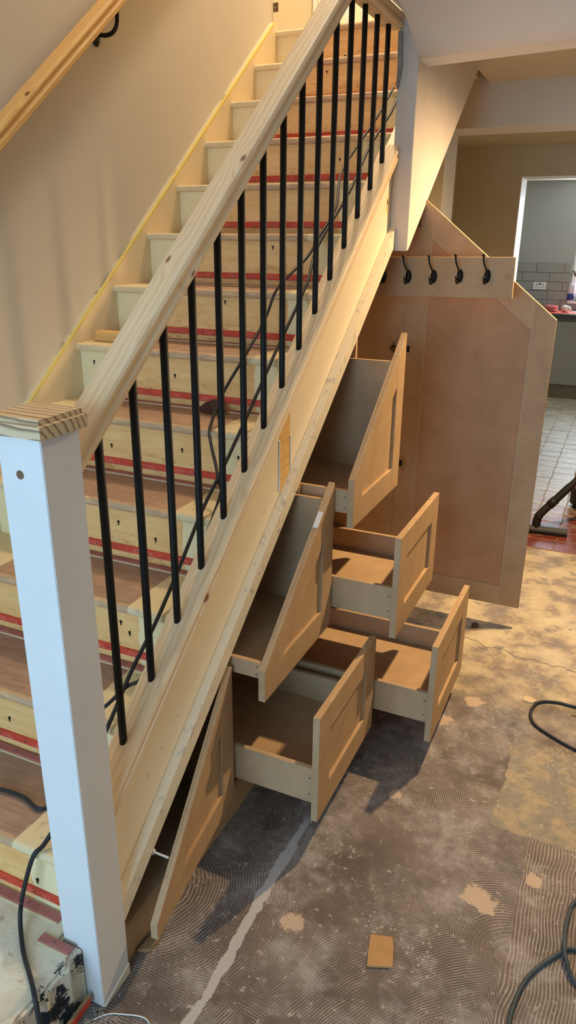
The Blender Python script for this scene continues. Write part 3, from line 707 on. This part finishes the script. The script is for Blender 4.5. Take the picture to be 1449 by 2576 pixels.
def drawer_box(d, x_front, y0, y1, zb, hl, hr, back=-0.42, hb=None, rake=None):
    """box behind a front: sides at y0/y1, bottom at zb"""
    xf = x_front-0.0215; t = 0.016
    finish('side_panel', bevel(B(back, xf, y0, y0+t, zb, zb+hl), 0.0008, 1), 'mdf_box', d)
    finish('side_panel', bevel(B(back, xf, y1-t, y1, zb, zb+hr), 0.0008, 1), 'mdf_dark' if hr > 0.2 else 'mdf_box', d)
    finish('base_board', B(back+t, xf, y0+t, y1-t, zb+0.010, zb+0.020), 'mdf_inner', d)
    finish('back_board', B(back, back+t, y0+t, y1-t, zb, zb+min(hl, hr)), 'mdf_box', d)
    for z in (0.25, 0.72):
        finish('screw', cyl(bm_new(), (xf-0.012, y0+0.001, zb+hl*z), 'y', 0.0028, -0.0022, 8), 'zinc', d)
# lower row
d5 = shaker((C0+0.003, C1-0.003, 0.105, 0.468, 0.468), 0.323, name='drawer', parent=cab); d5['label'] = 'low drawer beside the triangular cupboard door'
drawer_box(d5, 0.323, C0+0.018, C1-0.018, 0.155, 0.122, 0.118)
d4 = shaker((C1+0.003, C2-0.003, 0.100, 0.474, 0.474), 0.531, name='drawer', parent=cab); d4['label'] = 'low drawer pulled furthest out'
drawer_box(d4, 0.531, C1+0.018, C2-0.018, 0.165, 0.118, 0.100, back=-0.12)
# second row
d3 = shaker((C1+0.003, C2-0.003, 0.470, 0.830, 0.830), 0.384, name='drawer', parent=cab); d3['label'] = 'middle drawer of the three-drawer stack'
drawer_box(d3, 0.384, C1+0.018, C2-0.018, 0.530, 0.116, 0.102, back=-0.27)
d2 = shaker((C0+0.003, C1+0.006, 0.471, 0.571, 0.985), 0.152, name='drawer', parent=cab, raked=True); d2['label'] = 'upper raked drawer above the low drawer'
drawer_box(d2, 0.152, C0+0.018, C1-0.012, 0.535, 0.051, 0.398, back=-0.50)
d1 = shaker((C1+0.008, C2+0.006, 0.834, 0.998, 1.408), 0.217, name='drawer', parent=cab, raked=True); d1['label'] = 'top raked drawer of the three-drawer stack'
drawer_box(d1, 0.217, C1+0.018, C2-0.012, 0.880, 0.078, 0.427, back=-0.43)
# chipped white edge on the upper raked front
finish('filler_patch', bevel(prism(bm_new(), [(1.03, 0.571+0.8085*(1.03-C0)-0.0048), (1.075, 0.571+0.8085*(1.075-C0)-0.0048), (1.075, 0.571+0.8085*(1.075-C0)+0.0008), (1.03, 0.571+0.8085*(1.03-C0)+0.0008)], 'x', 0.134, 0.1505), 0.0005, 1), 'white_paint', d2)

# triangular hinged door at the foot, standing ajar
td = shaker((0.128, 0.648, 0.105, 0.150, 0.566), 0.049, th=0.019, stile=0.088, rail=0.075, name='cupboard_door', parent=cab, raked=True)
td['label'] = 'triangular cupboard door standing ajar'
# turn about its far vertical edge
hp = Vector((0.030, 0.648, 0.0)); th = 0.132
RM = Matrix.Translation(hp) @ Matrix.Rotation(th, 4, 'Z') @ Matrix.Translation(-hp)
wpos = wloc(td); td.location = RM @ wpos-wloc(cab); td.rotation_euler = (0, 0, th)
finish('push_latch', tube(bm_new(), [(0.0, 0.245, 0.248), (0.040, 0.245, 0.248), (0.0405, 0.245, 0.248), (0.083, 0.245, 0.248)], [0.0075, 0.0075, 0.003, 0.003], 12), 'white_plastic', cab)

# tall door swung open at right angles, seen from inside
door_y = 2.285
DX0, DX1, DZ0 = 0.036, 0.666, 0.110
dt = lambda x: 1.873-0.797*(x-0.098)
dp = prism(bm_new(), [(DX0, DZ0), (DX1, DZ0), (DX1, dt(DX1)), (DX0, dt(DX0))], 'y', door_y+0.004, door_y+0.012)
dr = finish('cupboard_door', dp, 'mdf_panel', cab); dr['label'] = 'tall open cupboard door with raked top, brown inside'
ST = 0.094
e0, e1 = door_y, door_y+0.021
def dpart(name, pts, mat='mdf_stile', a=e0, b=e1, bv=0.0008):
    return finish(name, bevel(prism(bm_new(), pts, 'y', a, b), bv, 1), mat, dr)
dpart('stile', [(DX0, DZ0), (DX0+ST, DZ0), (DX0+ST, dt(DX0+ST)), (DX0, dt(DX0))])
dpart('stile', [(DX1-ST, DZ0), (DX1, DZ0), (DX1, dt(DX1)), (DX1-ST, dt(DX1-ST))])
dpart('rail', [(DX0+ST+.0006, DZ0), (DX1-ST-.0006, DZ0), (DX1-ST-.0006, DZ0+0.094), (DX0+ST+.0006, DZ0+0.094)], a=e0+0.0004)
dpart('raked_rail', [(DX0+ST+.0006, dt(DX0+ST)-0.118), (DX1-ST-.0006, dt(DX1-ST)-0.118), (DX1-ST-.0006, dt(DX1-ST)), (DX0+ST+.0006, dt(DX0+ST))], a=e0+0.0004)
for a, b_ in (((DX0+ST, DZ0+0.094), (DX0+ST, dt(DX0+ST)-0.118)), ((DX1-ST, DZ0+0.094), (DX1-ST, dt(DX1-ST)-0.118)), ((DX0+ST, DZ0+0.094), (DX1-ST, DZ0+0.094)), ((DX0+ST, dt(DX0+ST)-0.118), (DX1-ST, dt(DX1-ST)-0.118)), ((DX1-ST, dt(DX1-ST)-0.118), (DX1-ST, dt(DX1-ST)-0.004)), ((DX1-ST, DZ0+.004), (DX1-ST, DZ0+0.094)), ((DX0+ST, dt(DX0+ST)-0.118), (DX0+ST, dt(DX0+ST)-0.004))):
    a, b_ = Vector(a), Vector(b_); n_ = (b_-a).orthogonal().normalized()*0.0011
    finish('filler_line', prism(bm_new(), [tuple(a-n_), tuple(b_-n_), tuple(b_+n_), tuple(a+n_)], 'y', e0-0.0006, e0+0.006), 'dust_line', dr)
# hinges
def hinge(z):
    hb = bm_new(); box(hb, 0.046, 0.078, door_y-0.0035, door_y+0.001, z-0.030, z+0.030)
    h = finish('hinge', bevel(hb, 0.0015, 2), 'chrome', dr)
    finish('hinge_cup', bevel(B(0.050, 0.066, door_y-0.008, door_y-0.003, z-0.014, z+0.014), 0.002, 2), 'dark_plastic', h)
    for s in (-1, 1): finish('screw', tube(bm_new(), [(0.068, door_y-0.003, z+s*0.022), (0.068, door_y-0.006, z+s*0.022)], 0.0042, 10), 'chrome', h)
    ab = bm_new(); tube(ab, [(0.052, door_y-0.006, z), (0.030, door_y-0.020, z), (0.004, door_y-0.017, z), (-0.022, door_y-0.012, z)], [0.007, 0.009, 0.008, 0.005], 10)
    finish('hinge_arm', ab, 'chrome', h)
    pb = bm_new(); box(pb, -0.018, 0.014, door_y-0.005, door_y+0.003, z-0.012, z+0.012)
    for s in (-1, 1): ellipsoid(pb, (-0.002, door_y-0.004, z+s*0.018), (0.010, 0.006, 0.009), 10, 8)
    ellipsoid(pb, (-0.020, door_y-0.006, z), (0.008, 0.006, 0.006), 10, 8)
    finish('hinge_plate', pb, 'chrome', h)
for z in (1.267, 0.739, 1.800): hinge(z)

# pull-out coat rack in front of the open door
ck = thing('coat_rack', 'brown board of black coat hooks pulled out of the tall cupboard', 'coat rack', (0.1, 2.16, 1.505))
RY = 2.150
cb = prism(bm_new(), [(-0.816, 1.488), (0.499, 1.506), (0.497, 1.661), (-0.816, 1.643)], 'y', RY, RY+0.018)
finish('board', bevel(cb, 0.0008, 1), 'mdf_stile', ck)
finish('screw_cap', cyl(bm_new(), (0.476, RY+0.001, 1.586), 'y', 0.0125, -0.0022, 24), 'mdf_panel', ck)['label'] = 'round cover cap'
hook0 = None
for x, z in ((0.396, 1.588), (0.288, 1.586), (0.182, 1.581), (0.077, 1.579), (-0.030, 1.575), (-0.137, 1.573)):
    if hook0 is None:
        hb = bm_new(); ellipsoid(hb, (x, RY-0.004, z), (0.013, 0.011, 0.026))
        hook0 = finish('coat_hook', hb, 'black', ck)
        a = tube(bm_new(), smooth_path([(x, RY-0.008, z+0.012), (x-0.004, RY-0.026, z+0.028), (x-0.010, RY-0.046, z+0.052), (x-0.012, RY-0.056, z+0.076)], 6), 0.0034, 10)
        a1 = finish('upper_arm', a, 'black', hook0)
        a2 = finish('ball_tip', ellipsoid(bm_new(), (x-0.012, RY-0.056, z+0.079), (0.0062, 0.0062, 0.0062), 12, 8), 'black', hook0)
        c_ = tube(bm_new(), smooth_path([(x, RY-0.010, z-0.010), (x-0.003, RY-0.024, z-0.026), (x-0.006, RY-0.034, z-0.024), (x-0.007, RY-0.037, z-0.008)], 6), 0.0034, 10)
        a3 = finish('lower_arm', c_, 'black', hook0)
        a4 = finish('ball_tip', ellipsoid(bm_new(), (x-0.007, RY-0.037, z-0.005), (0.0055, 0.0055, 0.0055), 12, 8), 'black', hook0)
        base0 = Vector((x, RY, z))
    else:
        h = clone(hook0, ck, Vector((x, RY, z))-base0)
        for ch in (a1, a2, a3, a4): clone(ch, h)

# broken plaster and wire ends on the nib beside the stairs
jag = [(2.030, 2.34), (2.033, 2.41), (2.031, 2.425)]
pb = bm_new()
prism(pb, [(0.016, 2.425), (0.030, 2.425), (0.034, 2.36), (0.036, 2.31), (0.030, 2.27), (0.024, 2.24), (0.018, 2.25), (0.020, 2.30), (0.017, 2.36)], 'y', 2.022, 2.037)
o = struct('trim_4', pb, 'rubble', 'broken grey plaster edge at the top of the nib')

# ------------------------------------------------------------------ loose things on the stairs
CLEAR = []
def cable(name, pts, label, r=0.0055, mat='cable', n=7):
    CLEAR.extend((p.x, p.y) for p in smooth_path(pts, 24) if p.z < 0.03)
    return tag(finish(name, tube(bm_new(), smooth_path(pts, n), r, 10), mat), label, 'cable')
A = [(-0.127, 2.455, 2.325), (-0.14, 2.276, 2.182), (-0.175, 2.009, 1.975), (-0.133, 1.838, 1.833), (-0.144, 1.696, 1.721), (-0.154, 1.612, 1.653), (-0.195, 1.466, 1.560), (-0.199, 1.374, 1.464), (-0.198, 1.229, 1.362), (-0.22, 1.105, 1.249), (-0.207, 1.000, 1.166), (-0.182, 0.956, 1.131), (-0.128, 0.895, 1.070), (-0.103, 0.86, 1.040), (-0.075, 0.819, 1.007), (-0.052, 0.60, 0.842), (-0.056, 0.40, 0.674), (-0.095, 0.352, 0.636), (-0.129, 0.300, 0.597), (-0.165, 0.256, 0.578), (-0.18, 0.240, 0.48), (-0.195, 0.185, 0.385), (-0.215, 0.135, 0.379), (-0.283, 0.149, 0.379), (-0.359, 0.145, 0.379), (-0.52, 0.12, 0.379)]
cable('extension_cable', A, 'thin dark cable looping slackly down the stair treads', 0.0050)
Bp = [(-0.095, 2.45, 2.33), (-0.085, 2.326, 2.223), (-0.109, 2.126, 2.063), (-0.107, 1.911, 1.892), (-0.13, 1.662, 1.694), (-0.105, 1.5, 1.565), (-0.105, 1.278, 1.387), (-0.1, 1.039, 1.197), (-0.1, 0.883, 1.073), (-0.104, 0.771, 0.983), (-0.093, 0.617, 0.861), (-0.088, 0.484, 0.755), (-0.093, 0.376, 0.669), (-0.087, 0.245, 0.565), (-0.10, 0.14, 0.47), (-0.118, 0.05, 0.392), (-0.130, 0.018, 0.372), (-0.155, 0.000, 0.280), (-0.165, -0.012, 0.215), (-0.146, -0.035, 0.190), (-0.100, -0.075, 0.184), (-0.046, -0.112, 0.184), (-0.002, -0.145, 0.18), (0.03, -0.17, 0.10), (0.05, -0.20, 0.01), (0.06, -0.3, 0.006)]
cable('extension_cable', Bp, 'black cable running straight down beside the base rail and past the newel post')
# handrail offcut on a step
oc = bm_new(); prism(oc, [(1.334+0.03*0+z_ , NZ(-7)+x_) for x_, z_ in ((0.0, 0.004), (0.0, 0.056), (0.006, 0.060), (0.014, 0.060), (0.022, 0.053), (0.032, 0.056), (0.038, 0.050), (0.038, 0.010), (0.032, 0.004), (0.022, 0.007), (0.014, 0.0), (0.006, 0.0))], 'x', -0.905, -0.76)
tag(finish('timber_offcut', oc, 'pine_warm'), 'short pine handrail offcut lying on a stair tread', 'offcut')
# crumpled dry leaf
lf = bm_new(); bmesh.ops.create_grid(lf, x_segments=18, y_segments=10, size=0.5)
for v in lf.verts:
    x, y = v.co.x, v.co.y; wd = max(0.10, math.cos(x*2.7)); u = y*wd+0.5
    v.co = Vector((-0.330+x*0.112, 1.192+0.050*u-0.006*x, NZ(-8)+0.0022+0.040*max(0.0, u-0.35)**1.3*1.5+0.006*abs(math.sin(x*11+y*4))*wd))
tag(finish('dry_leaf', lf, 'leaf', recalc=True), 'crumpled dark brown leaf on a tread under the cables', 'leaf')
sol = bpy.data.objects['dry_leaf'].modifiers.new('thick', 'SOLIDIFY'); sol.thickness = 0.001

# ------------------------------------------------------------------ loose things on the floor
cb = bm_new(); prism(cb, [(0.562, 0.452), (0.617, 0.467), (0.628, 0.44), (0.642, 0.386), (0.582, 0.362), (0.572, 0.40)], 'z', 0.0, 0.006)
tag(finish('cardboard_piece', bevel(cb, 0.0008, 1), 'card'), 'torn rectangle of brown cardboard lying on the floor', 'cardboard')
cable('power_cable', [(2.4, 2.0, .006), (1.7, 1.80, .006), (1.20, 1.76, .006), (0.976, 1.745, .006), (0.903, 1.745, .006), (0.840, 1.715, .006), (0.818, 1.640, .006), (0.838, 1.565, .006), (0.905, 1.515, .006), (0.996, 1.471, .006), (1.2, 1.40, .006), (1.7, 1.45, .006), (2.4, 1.6, .006)], 'dark cable looped on the floor beside the plaster chip', 0.0060, 'cable')
cable('power_cable', [(2.3, 1.1, .006), (1.6, 1.12, .006), (1.25, 1.02, .006), (1.13, 0.90, .006), (1.046, 0.791, .006), (1.031, 0.728, .007), (1.026, 0.660, .0185), (1.028, 0.615, .0200), (1.036, 0.580, .0185), (1.064, 0.535, .007), (1.15, 0.50, .006), (1.6, 0.35, .006), (2.3, 0.4, .006)], 'grey-green cable bending across the other one', 0.0055, 'hose')
cable('power_cable', [(2.3, 0.8, .0055), (1.6, 0.68, .0055), (1.20, 0.64, .0055), (1.058, 0.632, .0055), (1.020, 0.604, .0055), (0.964, 0.521, .0055), (0.937, 0.441, .0055), (0.930, 0.34, .0055), (0.95, 0.22, .0055), (1.15, 0.0, .0055), (1.6, -0.2, .0055), (2.3, -0.3, .0055)], 'grey-green cable curving over the combed adhesive', 0.0060, 'hose')
def flake(name, c, r, label, cat, mat, n=11, h=0.006):
    b = bm_new(); pts = [(c[0]+r*(0.7+0.45*random.random())*math.cos(2*math.pi*i/n), c[1]+r*(0.6+0.4*random.random())*math.sin(2*math.pi*i/n)) for i in range(n)]
    prism(b, pts, 'z', 0.0, h); return tag(finish(name, bevel(b, 0.001, 1), mat), label, cat)
flake('plaster_chip', (0.800, 1.722), 0.026, 'ragged cream plaster flake near the looped cable', 'chip', 'chip')
# small rubber ring
rg = bm_new(); pth = [(0.488+0.012*math.cos(a), 2.235+0.012*math.sin(a), 0.007) for a in [2*math.pi*i/20 for i in range(21)]]
tube(rg, pth, 0.006, 8, cap=False); tag(finish('tap_washer', rg, 'plug'), 'small brown ring lying on the pale screed', 'washer')
tag(finish('wood_scrap', bevel(prism(bm_new(), [(0.036, 0.150), (0.066, 0.166), (0.072, 0.205), (0.044, 0.205)], 'z', 0.0, 0.012), 0.001, 1), 'raw_pine_dirty'), 'small wood scrap under the ajar triangular door', 'scrap')
tag(finish('wood_splinter', tube(bm_new(), [(0.96, 1.685, .004), (1.03, 1.700, .006), (1.08, 1.72, .004)], [0.002, 0.005, 0.002], 6), 'card'), 'pale wood splinter inside the looped floor cable', 'splinter')
tag(finish('white_string', tube(bm_new(), smooth_path([(0.02, -0.07, .002), (0.062, -0.016, .003), (0.10, 0.005, .002), (0.158, 0.018, .003), (0.20, -0.02, .002)], 6), 0.0016, 6), 'white_plastic'), 'thin white string lying near the newel post', 'string')
# rubble and sawdust crumbs
def crumbs(name, n, fn, mat, label, smin, smax):
    b = bm_new()
    for i in range(n):
        x, y = fn(); s = random.uniform(smin, smax)
        while any((x-a)**2+(y-b_)**2 < 0.0115**2 for a, b_ in CLEAR): x, y = fn()
        vs = [b.verts.new((x+s*random.uniform(-1, 1), y+s*random.uniform(-1, 1), s*random.uniform(0, .25))) for _ in range(3)]+[b.verts.new((x+s*random.uniform(-.4, .4), y+s*random.uniform(-.4, .4), s*random.uniform(.7, 1.2)))]
        for f in ((0, 1, 2), (0, 1, 3), (1, 2, 3), (2, 0, 3)): b.faces.new([vs[j] for j in f])
    o = finish(name, b, mat); o['kind'] = 'stuff'; return tag(o, label, 'debris')
crumbs('rubble', 260, lambda: (0.055+abs(random.gauss(0, .035)) if random.random() < .3 else 0.018+random.uniform(0.01, .03), random.uniform(-0.16, -0.006)), 'rubble', 'grey rubble crumbs between the concrete step and the post', 0.004, 0.010)
crumbs('sawdust', 1500, lambda: (0.06+abs(random.gauss(0, .13)), random.uniform(-.1, .75)), 'sawdust', 'fine sawdust crumbs on the floor along the cupboards', 0.0008, 0.0022)
crumbs('plaster_dust', 900, lambda: (random.uniform(.1, 1.15), random.uniform(0, 2.2)), 'chip', 'scattered pale plaster crumbs over the combed floor', 0.0008, 0.0026)

# ------------------------------------------------------------------ vacuum cleaner nozzle and tube
vc = thing('vacuum_cleaner', 'black vacuum cleaner floor nozzle and tube on the wet tiles', 'vacuum cleaner', (0.66, 3.62, 0))
nb = prism(bm_new(), [(-0.028, 0.0), (0.030, 0.0), (0.034, 0.020), (0.020, 0.046), (-0.012, 0.050), (-0.030, 0.028)], 'x', 0.505, 0.785)
bmesh.ops.rotate(nb, verts=nb.verts, cent=(0.64, 0, 0), matrix=Matrix.Rotation(0.10, 3, 'Z'))
for v in nb.verts: v.co += Vector((0, 3.60, 0.004))
finish('floor_nozzle', bevel(nb, 0.004, 2), 'dark_plastic', vc)
tb = tube(bm_new(), smooth_path([(0.598, 3.60, 0.035), (0.598, 3.605, 0.085), (0.612, 3.615, 0.125), (0.70, 3.66, 0.235), (0.83, 3.72, 0.40), (1.02, 3.80, 0.66)], 5), [0.026]*10+[0.024]*8+[0.020]*8, 14)
finish('suction_tube', tb, 'dark_plastic', vc)
finish('tube_collar', tube(bm_new(), [(0.655, 3.638, 0.18), (0.690, 3.655, 0.222)], 0.0275, 14), 'dark_plastic', vc)
wb = bm_new()
for i in range(6): ellipsoid(wb, (0.545+0.046*i, 3.568+0.0046*i, 0.009), (0.005, 0.004, 0.005), 8, 6)
finish('bristle_tufts', wb, 'white_plastic', vc)['kind'] = 'stuff'
# body of the cleaner, mostly out of the picture
vb = thing('drum_vacuum', 'tan and black drum vacuum body standing behind the floor nozzle', 'vacuum cleaner', (0.90, 4.25, 0))
def lathe(prof, c, seg=28):
    b = bm_new(); rings = []
    for r, z in prof: rings.append([b.verts.new((c[0]+r*math.cos(2*math.pi*k/seg), c[1]+r*math.sin(2*math.pi*k/seg), c[2]+z)) for k in range(seg)])
    for P, Q in zip(rings, rings[1:]):
        for k in range(seg):
            f = b.faces.new((P[k], P[(k+1) % seg], Q[(k+1) % seg], Q[k])); f.smooth = True
    b.faces.new(rings[0][::-1]); b.faces.new(rings[-1]); return b
finish('drum_base', lathe([(0.13, 0.03), (0.165, 0.035), (0.165, 0.12), (0.15, 0.14)], (0.91, 4.25, 0)), 'dark_plastic', vb)
finish('drum', lathe([(0.150, 0.14), (0.158, 0.16), (0.155, 0.235), (0.13, 0.25), (0.10, 0.26), (0.10, 0.36), (0.085, 0.38)], (0.91, 4.25, 0)), 'tan_plastic', vb)
for a in (2.4, 3.6, 4.6, 0.6): finish('castor', ellipsoid(bm_new(), (0.91+0.14*math.cos(a), 4.25+0.14*math.sin(a), 0.018), (0.016, 0.016, 0.018), 10, 8), 'dark_plastic', vb)
finish('clip', B(0.755, 0.775, 4.17, 4.20, 0.33, 0.345), 'dark_plastic', vb)

# ------------------------------------------------------------------ kitchen things
ku = thing('kitchen_base_unit', 'grey gloss kitchen base unit under the dark worktop', 'cabinet', (0.1, 8.4, 0))
finish('carcass', B(-0.55, 1.2, 8.17, 8.735, 0.15, 0.925), 'kitchen_plinth', ku)
finish('plinth', B(-0.55, 1.2, 8.19, 8.21, 0.0, 0.15), 'kitchen_plinth', ku)
for xa in (-0.53, 0.07, 0.67):
    finish('door', bevel(B(xa+0.002, xa+0.598-0.002, 8.150, 8.170, 0.165, 0.880), 0.003, 2), 'kitchen_unit', ku)
tag(finish('worktop', bevel(B(-0.60, 1.3, 8.12, 8.737, 0.925, 0.962), 0.004, 2), 'worktop'), 'dark kitchen worktop with a pale front edge', 'worktop')
def roller(name, c, yaw, sleeve, label, side=-1):
    t = thing(name, label, 'paint roller', c)
    b = tube(bm_new(), [(-0.085, 0, 0), (-0.08, 0, 0), (0.08, 0, 0), (0.085, 0, 0)], [0.030, 0.036, 0.036, 0.030], 18)
    bmesh.ops.rotate(b, verts=b.verts, cent=(0, 0, 0), matrix=Matrix.Rotation(yaw, 3, 'Z'))
    for v in b.verts: v.co += Vector(c)+Vector((0, 0, 0.036))
    finish('sleeve', b, sleeve, t)
    d = Matrix.Rotation(yaw, 3, 'Z') @ Vector((1, 0, 0)); n = Matrix.Rotation(yaw, 3, 'Z') @ Vector((0, 1, 0)); c = Vector(c)+Vector((0, 0, .036))
    finish('core', tube(bm_new(), [c+d*0.0845, c+d*0.087], 0.021, 16), 'red_sheet' if sleeve == 'red_fabric' else 'white_plastic', t)
    finish('frame_wire', tube(bm_new(), [c+d*0.08, c+d*0.115, c+d*0.118+side*n*0.06-Vector((0, 0, .02)), c+d*0.02+side*n*0.13-Vector((0, 0, .030))], 0.004, 8), 'zinc', t)
roller('paint_roller', (0.075, 8.40, 0.967), -0.75, 'red_fabric', 'paint roller with a pink soaked sleeve on the kitchen worktop')
roller('paint_roller', (0.240, 8.42, 0.967), -1.25, 'white_plastic', 'paint roller with a white sleeve on the kitchen worktop', 1)
tag(finish('plastic_sheet', bevel(B(0.02, 0.55, 8.22, 8.58, 0.962, 0.9665), 0.001, 1), 'red_sheet'), 'red sheet spread under the rollers on the worktop', 'sheet')
sk = thing('wall_socket', 'white double wall socket on the grey kitchen tiles', 'socket', (-0.122, 8.728, 1.19))
finish('faceplate', bevel(B(-0.197, -0.047, 8.718, 8.7285, 1.192, 1.278), 0.003, 2), 'white_plastic', sk)
for cx in (-0.158, -0.086):
    finish('socket_holes', box(box(B(cx-0.005, cx+0.005, 8.7165, 8.7185, 1.240, 1.255), cx-0.018, cx-0.008, 8.7165, 8.7185, 1.216, 1.224), cx+0.008, cx+0.018, 8.7165, 8.7185, 1.216, 1.224), 'dark_plastic', sk)
    finish('switch', bevel(B(cx+(0.022 if cx < -0.12 else -0.034), cx+(0.034 if cx < -0.12 else -0.022), 8.7160, 8.7185, 1.245, 1.268), 0.001, 1), 'grout', sk)
# on the window sill
sboxes('trim_5', [(0.22, 1.8, 8.70, 8.80, 1.045, 1.07)], 'white_plastic', 'white kitchen window sill')
jar = thing('paint_jar', 'clear tub with a blue label on the kitchen window sill', 'tub', (0.245, 8.74, 1.07))
finish('tub', lathe([(0.030, 0), (0.038, 0.002), (0.038, 0.17), (0.034, 0.18), (0.034, 0.20)], (0.245, 8.735, 1.07)), 'clear', jar)
finish('label_band', lathe([(0.0385, 0.015), (0.0392, 0.016), (0.0392, 0.085), (0.0385, 0.086)], (0.245, 8.735, 1.07)), 'blue', jar)
pot = thing('brush_pot', 'maroon pot holding a paint brush on the kitchen window sill', 'pot', (0.345, 8.735, 1.07))
finish('pot', lathe([(0.032, 0), (0.036, 0.002), (0.042, 0.23), (0.040, 0.232)], (0.345, 8.735, 1.07)), 'maroon', pot)
finish('brush_handle', tube(bm_new(), [(0.345, 8.735, 1.29), (0.30, 8.735, 1.34)], [0.006, 0.009], 8), 'white_plastic', pot)
finish('brush_bristles', tube(bm_new(), [(0.30, 8.735, 1.34), (0.265, 8.735, 1.38), (0.245, 8.735, 1.42)], [0.012, 0.020, 0.008], 8), 'plug', pot)

# ------------------------------------------------------------------ landing
ld = struct('door_1', bevel(B(-1.28, -0.55, 4.27, 4.31, NZ(0), NZ(0)+2.0), 0.004, 2), 'white_paint', 'white panelled landing door')
for i in range(6): finish('panel_bead', bevel(B(-1.24+0.11*i, -1.16+0.11*i, 4.258, 4.272, NZ(0)+0.12, NZ(0)+1.9), 0.004, 1), 'cream', ld)
hg = thing('door_latch', 'small brown latch on the wall corner at the top of the stairs', 'latch', (-0.94, 2.995, 2.80))
finish('latch_plate', bevel(B(-0.952, -0.925, 2.991, 2.997, 2.80, 2.84), 0.001, 1), 'plug', hg)
finish('latch_knob', ellipsoid(bm_new(), (-0.938, 2.985, 2.812), (0.009, 0.009, 0.009), 10, 8), 'plug', hg)
